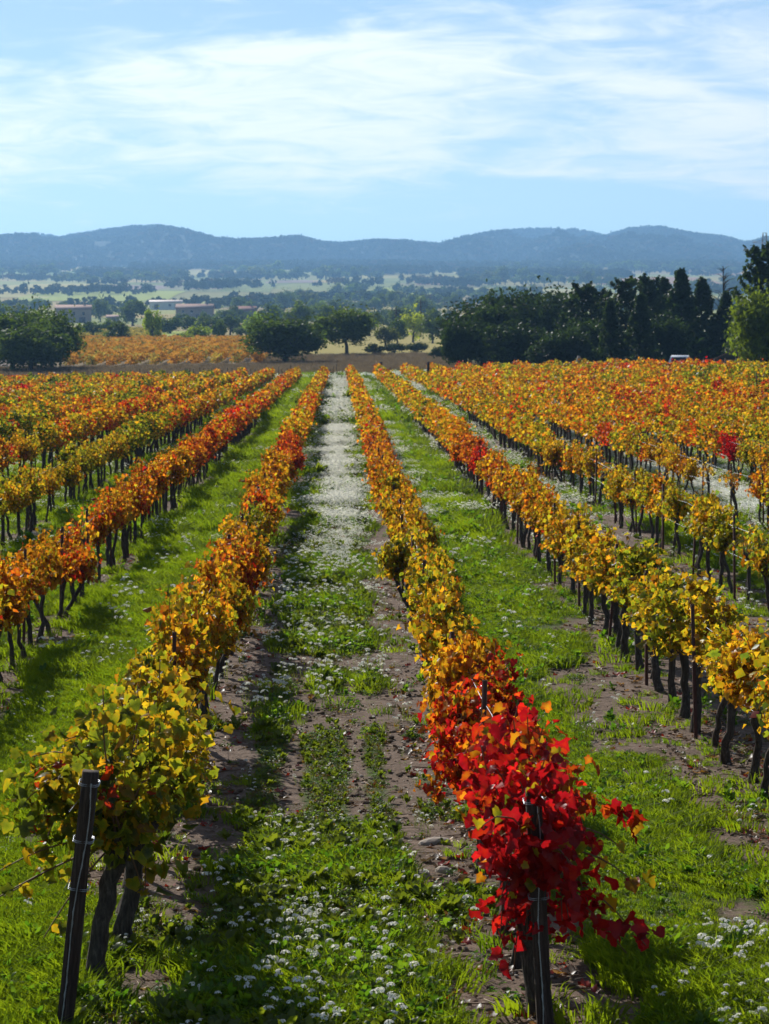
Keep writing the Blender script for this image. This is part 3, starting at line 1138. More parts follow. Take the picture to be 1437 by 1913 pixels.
def blade_tuft(seed, n, h, r, wd, m, lean=.5):
    rg = np.random.default_rng(seed); V = []; T = []
    for i in range(n):
        a = rg.uniform(0, 6.283); rr = r * math.sqrt(rg.random())
        b = np.array([math.cos(a) * rr, math.sin(a) * rr, 0])
        hh = h * rg.uniform(.5, 1.1); a2 = a + rg.normal(0, .8)
        ln = np.array([math.cos(a2), math.sin(a2), 0]) * hh * rg.uniform(.1, lean)
        sd = np.array([-math.sin(a2 + 1), math.cos(a2 + 1), 0]) * wd / 2
        k = len(V)
        mid = b + ln * .35 + (0, 0, hh * .6); tip = b + ln * 1.2 + (0, 0, hh * rg.uniform(.75, 1))
        V += [b - sd, b + sd, mid - sd * .8, mid + sd * .8, tip]
        T += [[k, k + 1, k + 2], [k + 1, k + 3, k + 2], [k + 2, k + 3, k + 4]]
    return new_mesh('tuft', V, np.array(T), [m])


def oval_leaf(V, T, b, d, up, ln, wd, rg):
    d = d / np.linalg.norm(d); sd = np.cross(d, up); sd /= np.linalg.norm(sd) + 1e-9
    nn = np.cross(sd, d); k = len(V)
    for t, ws, z in ((0, .12, 0), (.45, 1, .10), (.8, .7, .04), (1, 0, -.10)):
        c = b + d * ln * t + nn * ln * z
        if ws > 0:
            V += [c - sd * wd / 2 * ws + nn * wd * .12, c + sd * wd / 2 * ws + nn * wd * .12]
        else:
            V.append(c)
    T += [[k, k + 1, k + 3], [k, k + 3, k + 2], [k + 2, k + 3, k + 5], [k + 2, k + 5, k + 4], [k + 4, k + 5, k + 6]]


def rosette(seed, n, ln, wd, m, el=(10, 70), stems=0.0):
    rg = np.random.default_rng(seed); V = []; T = []
    for i in range(n):
        a = rg.uniform(0, 6.283); e = R(rg.uniform(*el))
        d = np.array([math.cos(a) * math.cos(e), math.sin(a) * math.cos(e), math.sin(e)])
        b = np.array([rg.normal(0, .012), rg.normal(0, .012), 0]) + d * stems * rg.uniform(.2, 1) * ln * 2
        oval_leaf(V, T, b, d + (0, 0, -.15), np.array([0, 0, 1.0]) + rg.normal(0, .1, 3), ln * rg.uniform(.6, 1.15), wd * rg.uniform(.7, 1.2), rg)
    return new_mesh('rosette', V, np.array(T), [m])


def small_mat(seed, n, r, h, sz, m):
    rg = np.random.default_rng(seed); V = []; T = []
    for i in range(n):
        a = rg.uniform(0, 6.283); rr = r * math.sqrt(rg.random())
        b = np.array([math.cos(a) * rr, math.sin(a) * rr, h * rg.random() * (1.2 - rr / r)])
        d = np.array([rg.normal(), rg.normal(), rg.uniform(-.1, .6)])
        oval_leaf(V, T, b, d, np.array([0, 0, 1.0]) + rg.normal(0, .3, 3), sz * rg.uniform(.7, 1.3), sz * .65 * rg.uniform(.7, 1.2), rg)
    return new_mesh('small_mat', V, np.array(T), [m])


def flower_mesh(seed, heads, r, hmin, hmax, hr, dots, stems=True):
    rg = np.random.default_rng(seed); V = []; T = []; fm = []
    for i in range(heads):
        a = rg.uniform(0, 6.283); rr = r * math.sqrt(rg.random())
        h = rg.uniform(hmin, hmax)
        top = np.array([math.cos(a) * rr, math.sin(a) * rr, h])
        if stems:
            bs = np.array([top[0] * .5, top[1] * .5, 0]); k = len(V)
            V += [bs - (.0015, 0, 0), bs + (.0015, 0, 0), top + (0, .0015, 0), top - (0, .0015, 0)]
            T += [[k, k + 1, k + 2], [k, k + 2, k + 3]]; fm += [1, 1]
            for _ in range(3):
                t = rg.uniform(.15, .7); k0 = len(T)
                oval_leaf(V, T, bs + (top - bs) * t, np.array([rg.normal(), rg.normal(), .4]), np.array([0, 0, 1.0]), .03, .007, rg)
                fm += [1] * (len(T) - k0)
        for j in range(dots):
            e = math.acos(1 - rg.random() * .85); b = rg.uniform(0, 6.283)
            nn = np.array([math.sin(e) * math.cos(b), math.sin(e) * math.sin(b), math.cos(e)])
            c = top + nn * hr * np.array([1.15, 1.15, .75]) - (0, 0, hr * .4)
            u = np.cross(nn, [.3, .8, .5]); u /= np.linalg.norm(u); v = np.cross(nn, u); q = hr * rg.uniform(.28, .42); k = len(V)
            V += [c + u * q, c + v * q, c - u * q, c - v * q]
            T += [[k, k + 1, k + 2], [k, k + 2, k + 3]]; fm += [0, 0]
    return new_mesh('flower', V, np.array(T), [M['petal'], M['weed']], False, fm)


def lump_mesh(seed, m, flat=.6, r=1.0, amp=.35):
    import bmesh
    bm = bmesh.new(); bmesh.ops.create_icosphere(bm, subdivisions=2, radius=r)
    rg = np.random.default_rng(seed); off = rg.random(3) * 10
    for v in bm.verts:
        c = v.co
        k = 1 + amp * (float(fbm(np.array([c.x * 1.3 + off[0] + c.z]), np.array([c.y * 1.3 + off[1]]), seed, 3)[0]) - .5) * 2
        v.co = Vector((c.x * k, c.y * k * .8, c.z * k * flat))
    me = bpy.data.meshes.new('lump'); bm.to_mesh(me); bm.free(); me.materials.append(m)
    return me


rg = np.random.default_rng(11)
groups = {n: [] for n in ('grass', 'weeds', 'flowers', 'clods', 'litter')}
PROT = {
    'grass': [blade_tuft(1, 34, .055, .045, .0045, M['grass'], 1.0), blade_tuft(2, 30, .075, .05, .0045, M['grass'], .9), blade_tuft(3, 40, .042, .06, .004, M['grass'], 1.1), blade_tuft(4, 50, .075, .10, .008, M['grass'], 1.1)],
    'weeds': [rosette(5, 13, .055, .024, M['weed']), rosette(6, 16, .045, .024, M['weed'], (20, 80), .5), small_mat(7, 34, .075, .05, .021, M['weed']), small_mat(8, 30, .08, .03, .018, M['reddish']),
              rosette(9, 18, .060, .034, M['lush'], (25, 85), .5), small_mat(10, 44, .085, .09, .028, M['lush']), rosette(12, 10, .05, .018, M['reddish']), rosette(15, 12, .085, .034, M['weed'], (30, 75), .3)],
    'flowers': [flower_mesh(21, 1, .01, .09, .14, .0145, 20), flower_mesh(22, 3, .04, .08, .15, .0135, 18), flower_mesh(23, 5, .06, .07, .14, .0125, 16), flower_mesh(24, 36, .16, .06, .13, .014, 6, False)],
    'clods': [lump_mesh(31, M['clod'], .6, .035), lump_mesh(32, M['clod'], .5, .05), lump_mesh(33, M['stone'], .45, .022), lump_mesh(34, M['clod'], .7, .022)],
}
leafcol = []
for i, c in enumerate([(.16, .07, .03), (.30, .03, .015), (.34, .17, .03), (.13, .085, .05)]):
    mm = make_herb_mat('fallen_leaf_%s' % 'abcd'[i], tuple(x * .7 for x in c), c, 1.2, .35, .03)
    rr = np.random.default_rng(40 + i)
    V, T = leaf_mesh_arrays(np.zeros((1, 3)), np.array([[0, 0, 1.0]]), np.array([[0, 1.0, 0]]), np.array([[1.0, 0, 0]]), np.array([.085]), rr)
    leafcol.append(new_mesh('fallen_leaf', V, T, [mm]))
bt = MB(); bt.tube([(-.07, 0, .006), (0, .006, .012), (.07, 0, .008)], .0028, 4)
leafcol.append(bt.mesh('twig', M['straw']))
bt = MB(); bt.tube([(-.12, 0, .008), (0, -.015, .02), (.13, .01, .008)], .004, 4)
leafcol.append(bt.mesh('twig', M['cane']))
PROT['litter'] = leafcol

ZONES = [(11.6, 24, 620, 1.0), (24, 45, 300, 1.25), (45, 110, 55, 2.3), (110, 236, 12, 4.6)]
for z0, z1, dens, sscale in ZONES:
    area = .15 * (z1 ** 2 - z0 ** 2) + 2.0 * (z1 - z0)
    n = int(area * dens)
    d = np.sqrt(rg.uniform(z0 ** 2, z1 ** 2, n))
    x = rg.uniform(-1, 1, n)
    x = np.where(x < 0, x * (.133 * d + 1.0), x * (.168 * d + 1.0))
    g, wf, dry = cover(x, d)
    lane = np.floor((x - ROW0) / ROWS)
    f = (x - ROW0) / ROWS - lane
    u = rg.random(n); u2 = rg.random(n)
    nn = fbm(x / .7, d / .9, 61, 3); nb = fbm(x / 1.7, d / 2.2, 62, 2)
    isfl = u2 < wf * (.058 if z0 < 24 else .24 if z0 < 45 else .7)
    ispl = (~isfl) & (u < sstep(g + (nn - .5) * .8, .38, .66) * .92 + .03) & (dry < .5)
    issoil = ~(isfl | ispl)
    grassy = (lane == -1) | (lane <= -2) | (lane == 1) | (lane >= 3)
    gp = np.where(lane == -1, .80, np.where(grassy, .66, .14)) + (nb - .5) * .9
    isgr = ispl & (rg.random(n) < gp)
    iswd = ispl & ~isgr
    zz = ground_z(x, d)
    big = sscale * rg.uniform(.7, 1.3, n) * np.interp(nb, [.3, .5, .68], [.62, .95, 1.5])
    P = np.c_[x, d, zz]
    rot = np.c_[rg.normal(0, .10, n), rg.normal(0, .10, n), rg.uniform(0, 6.283, n)]

    def put(nm, msk, pick, scl):
        groups[nm].append((P[msk], scl[msk], rot[msk], np.broadcast_to(pick, (n,))[msk]))
    put('grass', isgr, np.where(rg.random(n) < .5, rg.integers(0, 3, n), 3) if z0 < 45 else np.full(n, 3), big * np.where(lane == -1, 1.15, .95))
    dk = np.where(lane == 0, rg.choice([0, 1, 2, 2, 3, 3, 6, 5, 7], n), rg.choice([0, 2, 2, 5, 2, 5, 1, 4], n))
    lushspot = nb > np.where(lane == 0, .62, .56)
    dk = np.where(lushspot & (rg.random(n) < .75), rg.choice([4, 5], n), dk)
    dk = np.where(lushspot | (d < 16) | (lane != 0), dk, np.where(rg.random(n) < .25, rg.choice([3, 6], n), dk))
    put('weeds', iswd, dk, big * np.where(grassy, .82, np.where(lushspot, .66, .88)))
    put('flowers', isfl, rg.choice([0, 1, 1, 2], n) if z0 < 45 else np.full(n, 3), big * (1.0 if z0 < 24 else 1.1 if z0 < 45 else .66))
    if z0 < 45:
        put('clods', issoil & (rg.random(n) < .16), rg.choice([0, 1, 2, 3, 3, 3, 2], n), rg.uniform(.25, .95, n))
        put('litter', (rg.random(n) < .02 + .10 * (np.minimum(f, 1 - f) < .2)), rg.choice([0, 0, 1, 2, 3, 3, 4, 4, 5], n), rg.uniform(.6, 1.1, n))
LAB = {'grass': ('fresh green grass growing between the vine rows', 'grass'), 'weeds': ('low leafy green weeds covering the ground between the rows', 'weeds'),
       'flowers': ('tiny white flower heads sprinkled over the lanes between the rows', 'flowers'), 'clods': ('brown earth clods and pebbles along the vine rows', 'soil'),
       'litter': ('fallen vine leaves and twigs lying on the soil', 'leaf litter')}
NAME = {'grass': 'grass', 'weeds': 'weeds', 'flowers': 'wild_flowers', 'clods': 'gravel', 'litter': 'fallen_leaves'}
for nm, parts in groups.items():
    P, s, r, k = [np.concatenate([p[i] for p in parts]) for i in range(4)]
    print(nm, len(P))
    scatter(NAME[nm], P, s, r, k, [proto(nm, me) for me in PROT[nm]], *LAB[nm])

# the few stones one can pick out beside the first row on the right
for i, (px, d, s, lab) in enumerate([(812, 17.6, .11, 'long pale flat stone on the soil beside the crimson vine row'), (792, 16.4, .07, 'rounded pale stone next to the white flowers by the crimson vine'),
                                     (830, 16.5, .06, 'small grey stone half hidden under the crimson vine row'), (470, 18.6, .10, 'flat pale stone on the bare soil along the track')]):
    X = px_at(px, d)
    o = tag(obj('stone', lump_mesh(50 + i, M['stone'], .34 if i in (0, 3) else .7, s, .28), None, (X, d, gz(X, d) + s * .12), rz=.6 + i), lab, 'stone', 'loose stones by the track')
    o.scale = (1.3, .75, 1) if i in (0, 3) else (1, .9, 1)

# ------------------------------------------------------------------ the meadow and stakes beyond the vines
rg = np.random.default_rng(12)
n = 24000
d = rg.uniform(234, 335, n); x = rg.uniform(-.145, .06, n) * d
gg, wf, dry = cover(x, d)
k_ = (dry > rg.random(n)) & ((d < 297) | (HORX + x / d * FPX > 490))
scatter('dry_grass', np.c_[x, d, ground_z(x, d)][k_], rg.uniform(.7, 1.5, n)[k_], np.c_[np.zeros((n, 2)), rg.uniform(0, 6.28, n)][k_], rg.integers(0, 2, n)[k_],
        [proto('dry', blade_tuft(71, 26, .52, .26, .035, M['dry'], .7)), proto('dry', blade_tuft(72, 20, .40, .3, .04, M['dry'], .8))],
        'brown dry meadow grass in the strip beyond the last vines', 'grass')

st = MB(); st.tube([(0, 0, -.1), (.01, 0, .6), (0, .01, 1.25)], [.03, .028, .026], 5)
STAKE = st.mesh('stake', M['oldpost'])
i = 0
for px in list(np.arange(4, 480, 8.6)) + list(np.arange(521, 556, 7.5)) + [617, 623, 629]:
    i += 1
    X = px_at(px + random.uniform(-1.5, 1.5), 234)
    o = obj('stake', STAKE, None, (X, 234 + random.uniform(-.6, .6), gz(X, 234)), random.random() * 6, (1, 1, random.uniform(.75, 1.1)))
    o.rotation_euler = (random.gauss(0, .03), random.gauss(0, .04), random.random() * 6)
    tag(o, 'thin grey stake, %s from the left in the line past the far row ends' % ordinal(i), 'stake', 'stakes along the meadow edge')
for px, d, lab in ((712, 224, 'thick dark post standing at the far end beyond the vine rows'), (800, 214, 'dark post at the far end of the rows near the oaks')):
    b = MB(); X = px_at(px, d)
    b.tube([(0, 0, -.1), (.01, 0, .8), (0, 0, 1.6)], [.13, .12, .115], 8, .05, True, np.random.default_rng(3))
    tag(obj('gate_post', b.mesh('gate_post', M['oldpost']), None, (X, d, gz(X, d))), lab, 'post')
b = MB(); b.box((0, 0, .75), (.07, .07, 1.6), 0, .9)
FP = b.mesh('fence_post', M['rust'])
for j, px in enumerate(np.linspace(1296, 1436, 8)):
    d = 175.0
    X = px_at(px, d)
    tag(obj('fence_post', FP, None, (X, d, gz(X, d)), .2 * j), 'thin fence post, %s from the left below the conifers and car' % ordinal(j + 1), 'fence post', 'fence posts below the conifers')
b = MB(); b.box((0, 0, .8), (.06, .06, 1.75), 0, .9)
X = px_at(1415, 118)
tag(obj('marker_post', b.mesh('marker_post', M['rust']), None, (X, 118, gz(X, 118))), 'lone rusty post in the grass beside the last orange vine', 'post')

# ------------------------------------------------------------------ trees
def quads(P, nor, size, rg, asp=1.0):
    n = len(P)
    u = np.cross(nor, rg.normal(0, 1, (n, 3))); u /= np.linalg.norm(u, axis=1)[:, None] + 1e-9
    v = np.cross(nor, u)
    s = size[:, None]
    V = np.stack([P - u * s * .5, P + v * s * .32 * asp, P + u * s * .6, P - v * s * .32 * asp], 1).reshape(-1, 3)
    Q = np.arange(n * 4).reshape(-1, 4)
    return V, Q


def crown_round(seed, ncl, nleaf, size, m, flat=1.0, tip=1.0, holes=.0):
    rg = np.random.default_rng(seed)
    dirs = rg.normal(0, 1, (ncl, 3)); dirs[:, 2] = rg.uniform(-1.0, 1.0, ncl)
    dirs /= np.linalg.norm(dirs, axis=1)[:, None]
    rad = rg.uniform(.45, .80, (ncl, 1))
    C = dirs * rad
    cr = rg.uniform(.20, .38, ncl)
    per = rg.integers(0, ncl, nleaf)
    o_ = rg.normal(0, 1, (nleaf, 3)); o_ /= np.linalg.norm(o_, axis=1)[:, None]
    rr = rg.random(nleaf) ** .4
    P = C[per] + o_ * (cr[per] * rr)[:, None]
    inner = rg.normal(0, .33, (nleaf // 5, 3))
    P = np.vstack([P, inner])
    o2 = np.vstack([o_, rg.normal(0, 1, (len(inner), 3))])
    nor = o2 * .6 + rg.normal(0, .6, P.shape) + np.array([0, 0, .35]); nor /= np.linalg.norm(nor, axis=1)[:, None]
    P[:, 2] = P[:, 2] * flat
    P[:, :2] *= (1 - (1 - tip) * np.clip(P[:, 2:3], 0, 1))
    P[:, 2] += 1.0
    V, Q = quads(P, nor, rg.uniform(.6, 1.35, len(P)) * size, rg)
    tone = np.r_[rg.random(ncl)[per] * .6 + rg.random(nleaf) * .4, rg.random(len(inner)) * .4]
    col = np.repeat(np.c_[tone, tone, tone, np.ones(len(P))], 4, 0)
    return new_mesh('crown', V, Q, [m], False, None, col)


def crown_conifer(seed, nbr, per, size, m, power=.8, base=.10, up=.35, rag=.25):
    rg = np.random.default_rng(seed)
    P = []; Nn = []; tone = []
    for i in range(nbr):
        z = base + (1.94 - base) * (i / nbr) ** .95
        rmax = max(.05, (1 - z / 2.03) ** power) * rg.uniform(1 - rag, 1 + rag * .6)
        a = i * 2.399 + rg.normal(0, .3)
        t = np.sqrt(rg.random(per))
        d = np.array([math.cos(a), math.sin(a)])
        r = t * rmax
        wdt = rg.normal(0, .085, per) * (1.1 - t * .6)
        p = np.c_[d[0] * r - d[1] * wdt, d[1] * r + d[0] * wdt, z + up * .35 * t ** 1.5 * rmax + rg.normal(0, .03, per) - .10 * t * (1 - t)]
        P.append(p)
        nn = np.c_[rg.normal(0, .5, (per, 2)), np.ones(per)]
        Nn.append(nn / np.linalg.norm(nn, axis=1)[:, None]); tone.append(np.full(per, rg.random()) * .6 + rg.random(per) * .4)
    P = np.concatenate(P); Nn = np.concatenate(Nn); tone = np.concatenate(tone)
    V, Q = quads(P, Nn, rg.uniform(.6, 1.4, len(P)) * size, rg, 1.1)
    col = np.repeat(np.c_[tone, tone, tone, np.ones(len(P))], 4, 0)
    return new_mesh('crown', V, Q, [m], False, None, col)


def trunk_unit(seed, top=1.2, r=.07, limbs=5, spread=.55):
    rg = np.random.default_rng(seed); b = MB()
    z = np.linspace(-.05, top, 6)
    b.tube(np.c_[np.cumsum(rg.normal(0, .02, 6)), np.cumsum(rg.normal(0, .02, 6)), z], np.linspace(r, r * .35, 6), 8, .1, True, rg)
    for i in range(limbs):
        a = i * 2.4 + rg.normal(0, .3); z0 = rg.uniform(.35, .9) * top
        e = np.array([math.cos(a) * spread, math.sin(a) * spread, z0 + rg.uniform(.2, .6)])
        b.tube([(0, 0, z0), e * (.5, .5, 1) * (1, 1, .92), e], [r * .5, r * .32, r * .12], 5, 0, True)
    return b.mesh('trunk', M['treebark'], True)


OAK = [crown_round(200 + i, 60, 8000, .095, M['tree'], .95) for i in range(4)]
CON = [crown_conifer(220 + i, 120, 46, .105, M['tree'], .7 + .1 * i, .06, .5 - .1 * i) for i in range(4)]
RAG = [crown_conifer(230 + i, 70, 60, .11, M['tree'], .45, .16, 1.0, .5) for i in range(2)]
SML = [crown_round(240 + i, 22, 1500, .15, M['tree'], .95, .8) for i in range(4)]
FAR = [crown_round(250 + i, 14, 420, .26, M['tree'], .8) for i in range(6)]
TRK = [trunk_unit(260 + i) for i in range(3)]
CTK = trunk_unit(265, 1.9, .05, 0)


def tree(px, top, bottom, wpx, d, kind, col, label, name='tree', cat='tree', group=None, base=None, lift=0.0, rnd=random):
    """a tree seen at column px whose crown spans image heights top..bottom, standing d metres away"""
    d = float(D(d if px < 815 or d < 200 else d * .88))
    if kind in ('oak', 'con', 'rag'): wpx *= 1.2
    X = px_at(px, d)
    z0 = gz(X, d)
    H = (HORY - top) / FPX * d + CAM_Z - z0
    W = wpx / FPX * d
    H = max(H, W * .5)
    root = thing(name, (X, d, z0), label, cat, group, rnd.uniform(0, 6.28))
    lib, tk = {'oak': (OAK, TRK), 'con': (CON, [CTK]), 'rag': (RAG, [CTK]), 'sml': (SML, TRK), 'far': (FAR, TRK)}[kind]
    cr = obj('crown', rnd.choice(lib), root)
    sx = W / 2 / (.98 if kind in ('oak', 'sml', 'far') else .92)
    cr.scale = (sx, sx, (H - lift) / 1.97)
    cr.location = (0, 0, lift)
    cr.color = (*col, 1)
    tk_ = obj('trunk', rnd.choice(tk), root)
    tk_.scale = (sx, sx, H / 2.2)
    return root


DK = (.55, .66, .40); DG = (1.5, 1.6, .6); OL = (1.9, 1.9, .8); PALE = (5.2, 5.0, 3.0); YG = (5.4, 4.8, 1.1); YEL = (8.0, 6.2, 1.0)
T_ = [
    (28, 562, 684, 128, 285, 'oak', DG, 'broad dark oak at the meadow edge, partly outside the picture'),
    (98, 572, 684, 104, 292, 'oak', DG, 'dark round oak right of the biggest oak by the farmhouse'),
    (62, 558, 684, 90, 300, 'oak', DG, 'tall oak top rising between the two dark oaks by the meadow'),
    (60, 590, 690, 130, 278, 'oak', DG, 'low spreading oak foliage in front of the big oaks'),
    (536, 574, 676, 140, 300, 'oak', DG, 'broad low dark oak in the middle of the meadow edge'),
    (648, 563, 664, 100, 335, 'oak', OL, 'rounder lighter oak beside the hedge in the middle distance'),
    (900, 548, 684, 150, 280, 'oak', DK, 'large dark oak where the tree belt begins, left end'),
    (945, 528, 684, 120, 288, 'oak', DK, 'tallest dark oak of the belt next to its left end'),
    (1010, 524, 684, 130, 296, 'oak', DK, 'dark oak with rounded top beside the ragged conifers'),
    (1088, 533, 690, 96, 262, 'rag', DK, 'ragged dark conifer standing next to the oaks'),
    (1122, 543, 690, 80, 268, 'rag', DK, 'smaller ragged conifer behind the pale stump'),
    (1168, 524, 690, 92, 262, 'rag', DK, 'ragged conifer in the middle of the conifer belt'),
    (1212, 520, 690, 88, 270, 'rag', DK, 'broad ragged conifer left of the pointed one'),
    (1240, 520, 690, 90, 276, 'con', DK, 'dense dark conifer filling the belt behind the car'),
    (1272, 503, 690, 104, 258, 'con', (.5, .66, .5), 'tallest pointed conifer of the belt above the white car'),
    (1311, 520, 690, 84, 262, 'con', DK, 'narrow pointed conifer right of the tallest one'),
    (1356, 545, 690, 80, 262, 'con', DK, 'conifer with a bare dead tip near the shed'),
    (1140, 560, 690, 70, 240, 'con', DK, 'low conifer in front of the ragged conifers'),
    (1196, 550, 690, 84, 240, 'con', DK, 'low dense conifer near the pale stump and car'),
    (1050, 600, 690, 110, 245, 'oak', DK, 'low dark bushy oak at the foot of the belt'),
    (1424, 462, 690, 104, 215, 'rag', DK, 'large cedar-like conifer beside the lattice pylon'),
    (170, 598, 640, 60, 560, 'sml', DG, 'dark bush in front of the pink farmhouse wall'),
    (300, 588, 626, 60, 660, 'sml', DG, 'dark tree below the white barn door'),
    (390, 584, 622, 60, 660, 'sml', OL, 'grey-green tree hiding the end of the brown-roofed house'),
    (432, 586, 624, 56, 640, 'sml', DG, 'dark tree in front of the red-brown roofed house'),
    (460, 600, 636, 50, 560, 'sml', OL, 'olive bush just left of the silvery round tree'),
    (560, 556, 600, 70, 700, 'sml', OL, 'olive tree showing over the broad low oak'),
    (610, 560, 610, 60, 640, 'sml', OL, 'green tree filling the gap between the two middle oaks'),
    (690, 570, 620, 60, 620, 'sml', (1.6, 1.5, .8), 'light green tree right behind the rounder lighter oak'),
    (1432, 508, 690, 124, 170, 'oak', (2.7, 2.5, .6), 'yellow-green leafy tree in front of the cedar-like conifer'),
    (868, 580, 690, 84, 262, 'oak', DK, 'low dark oak at the very start of the tree belt'),
    (962, 585, 690, 120, 258, 'oak', DK, 'low dark oak in front of the tallest dark oak'),
    (1104, 585, 690, 90, 250, 'oak', DK, 'dark bushy tree below the ragged conifers'),
    (1240, 575, 690, 90, 252, 'oak', DK, 'dark bushy tree left of the white car'),
    (1322, 580, 690, 90, 268, 'oak', DK, 'dark bushy tree right of the white car'),
    (1385, 560, 690, 70, 240, 'con', DK, 'dark conifer behind the small shed roof'),
    (225, 596, 655, 62, 470, 'sml', OL, 'grey-green vase-shaped tree in the orange field'),
    (287, 565, 650, 46, 480, 'sml', YG, 'pale yellow-green slender tree in the orange field'),
    (372, 600, 645, 58, 500, 'sml', YG, 'pale leaning bushy tree right of the slender pale tree'),
    (350, 618, 648, 40, 470, 'sml', YG, 'low pale bush at the edge of the orange field'),
    (410, 595, 632, 34, 520, 'sml', DG, 'small dark tree beside the pale bushes in the orange field'),
    (478, 578, 620, 44, 520, 'sml', PALE, 'silvery grey-green round tree behind the broad low oak'),
    (205, 592, 624, 48, 640, 'sml', OL, 'dark bush below the pink-roofed farmhouse'),
    (250, 552, 600, 62, 800, 'sml', DG, 'dark trees beside the white long barn'),
    (190, 548, 590, 34, 900, 'sml', OL, 'light green tree right of the pink-roofed farmhouse'),
    (320, 586, 622, 56, 640, 'sml', DG, 'dark shrub below the long brown-roofed house'),
    (352, 586, 618, 50, 700, 'sml', DG, 'dark tree against the wall of the long brown-roofed house'),
    (448, 548, 585, 40, 1000, 'sml', DG, 'dark tree rising behind the red-brown roof'),
    (505, 560, 600, 60, 760, 'sml', DG, 'dark tree right of the red-brown roofed house'),
    (468, 556, 590, 30, 950, 'sml', OL, 'light tree behind the red-brown roofed house'),
    (742, 588, 640, 46, 480, 'sml', DG, 'dark small tree under the left utility pole'),
    (772, 568, 642, 66, 520, 'sml', YEL, 'yellow autumn tree under the right utility pole'),
    (808, 578, 640, 54, 500, 'sml', OL, 'olive green tree between the yellow tree and the oaks'),
    (720, 600, 650, 56, 440, 'sml', (1.8, 1.4, .8), 'brownish thin tree beside the rounder lighter oak'),
    (838, 600, 660, 44, 420, 'sml', (1.5, 1.3, .7), 'brownish shrub touching the large dark oak'),
    (700, 640, 664, 46, 345, 'sml', DK, 'dark hedge bush nearest the rounder lighter oak'),
    (738, 643, 664, 54, 350, 'sml', DK, 'dark hedge bush in the middle of the low hedge'),
    (780, 643, 664, 54, 352, 'sml', DK, 'dark hedge bush at the right of the low hedge'),
    (820, 646, 664, 44, 350, 'sml', DK, 'dark hedge bush against the large dark oak'),
    (455, 655, 672, 40, 345, 'sml', DK, 'small dark bush at the left of the broad low oak'),
    (340, 664, 676, 50, 345, 'sml', DK, 'low dark bramble along the meadow below the orange field'),
    (540, 538, 560, 30, 1250, 'sml', DG, 'round dark tree in the striped vineyard field of the valley'),
    (560, 534, 556, 26, 1300, 'sml', DG, 'lone round tree above the striped vineyard field'),
]
tr = random.Random(5)
for t in T_:
    nm = 'hedge_bush' if 'bush' in t[7] or 'bramble' in t[7] or 'shrub' in t[7] else {'oak': 'oak_tree', 'con': 'conifer_tree', 'rag': 'conifer_tree', 'sml': 'small_tree'}[t[5]]
    tree(*t, name=nm, cat='bush' if nm == 'hedge_bush' else 'tree', lift=.9 if t[0] == 648 else 0, rnd=tr)

# bare tree with its dead tip among the conifers
b = MB(); rr = np.random.default_rng(77)
b.tube([(0, 0, 0), (.1, 0, 3), (0, .1, 6), (-.1, 0, 9.2)], [.22, .16, .09, .03], 7)
X = px_at(1352, 234); Z = gz(X, 234)
root = thing('dead_tree', (X, 234, Z), 'bare dead tree top standing among the dark conifers', 'tree')
obj('trunk', b.mesh('trunk', M['treebark']), root)
b = MB()
for i in range(34):
    a = rr.uniform(0, 6.28); z = rr.uniform(4.5, 9.0); ln = (9.6 - z) * .38 + .3
    e = np.array([math.cos(a) * ln, math.sin(a) * ln, z + ln * .5])
    b.tube([(0, 0, z), e * (.5, .5, 1) - (0, 0, .1), e], [.05, .03, .012], 4, 0, False)
tag(obj('branches', b.mesh('branches', M['treebark']), root), kind='stuff')

# hedgerow trees across the far valley
PLACE = {(0, 2050): 'tiny hazy tree in the line below the hills, left corner', (110, 1750): 'hazy tree in the hedgerow above the pink farmhouse', (20, 1150): 'green tree behind the big left oaks',
         (120, 980): 'green tree around the pink farmhouse roof', (400, 2150): 'tiny hazy tree above the striped vineyard field', (480, 1900): 'hazy tree in the hedgerow right of the striped field',
         (600, 1450): 'hazy tree in the middle hedgerow above the utility poles', (520, 1080): 'tree in the long thicket behind the broad low oak', (560, 860): 'tree in the thicket behind the rounder lighter oak',
         (700, 700): 'tree in the thicket around the utility poles', (860, 2150): 'tiny hazy tree at the hill foot above the oaks', (880, 1750): 'dark hazy tree in the wood above the large oaks',
         (1050, 2250): 'tiny hazy tree at the hill foot above the conifers', (860, 1350): 'tree showing just over the tops of the oaks', (1120, 1500): 'hazy tree showing between the conifer tops',
         (340, 820): 'dark tree around the brown-roofed stone house', (0, 900): 'tree beside the farmhouse behind the leftmost oak', (590, 1230): 'tree in the thin hedgerow above the central thicket'}
hr = random.Random(9)
lines = []
for (p0, p1, d, sp, w0, w1, cc) in [(0, 150, 2050, 14, 14, 24, DG), (110, 345, 1750, 11, 14, 26, DG), (20, 130, 1150, 26, 16, 26, OL), (120, 270, 980, 24, 16, 30, OL), (400, 520, 2150, 13, 14, 24, DG), (480, 720, 1900, 12, 14, 26, DG),
                                    (600, 830, 1450, 13, 14, 28, DG), (520, 860, 1080, 13, 16, 32, OL), (560, 860, 860, 16, 20, 40, OL), (700, 860, 700, 17, 24, 44, OL), (860, 1060, 2150, 14, 14, 24, DG),
                                    (880, 1160, 1750, 10, 16, 30, DG), (1050, 1437, 2250, 12, 14, 24, DG), (860, 1000, 1350, 18, 18, 30, OL), (1120, 1437, 1500, 20, 18, 34, OL), (340, 520, 820, 15, 18, 34, DG), (0, 60, 900, 22, 24, 40, OL), (590, 850, 1230, 17, 14, 26, OL)]:
    px = p0
    while px < p1:
        lines.append((px, float(D(d * (1 + hr.uniform(-.035, .035)))), hr.uniform(w0, w1), cc, (p0, d)))
        px += sp * hr.uniform(.5, 1.9)
in_line = {}
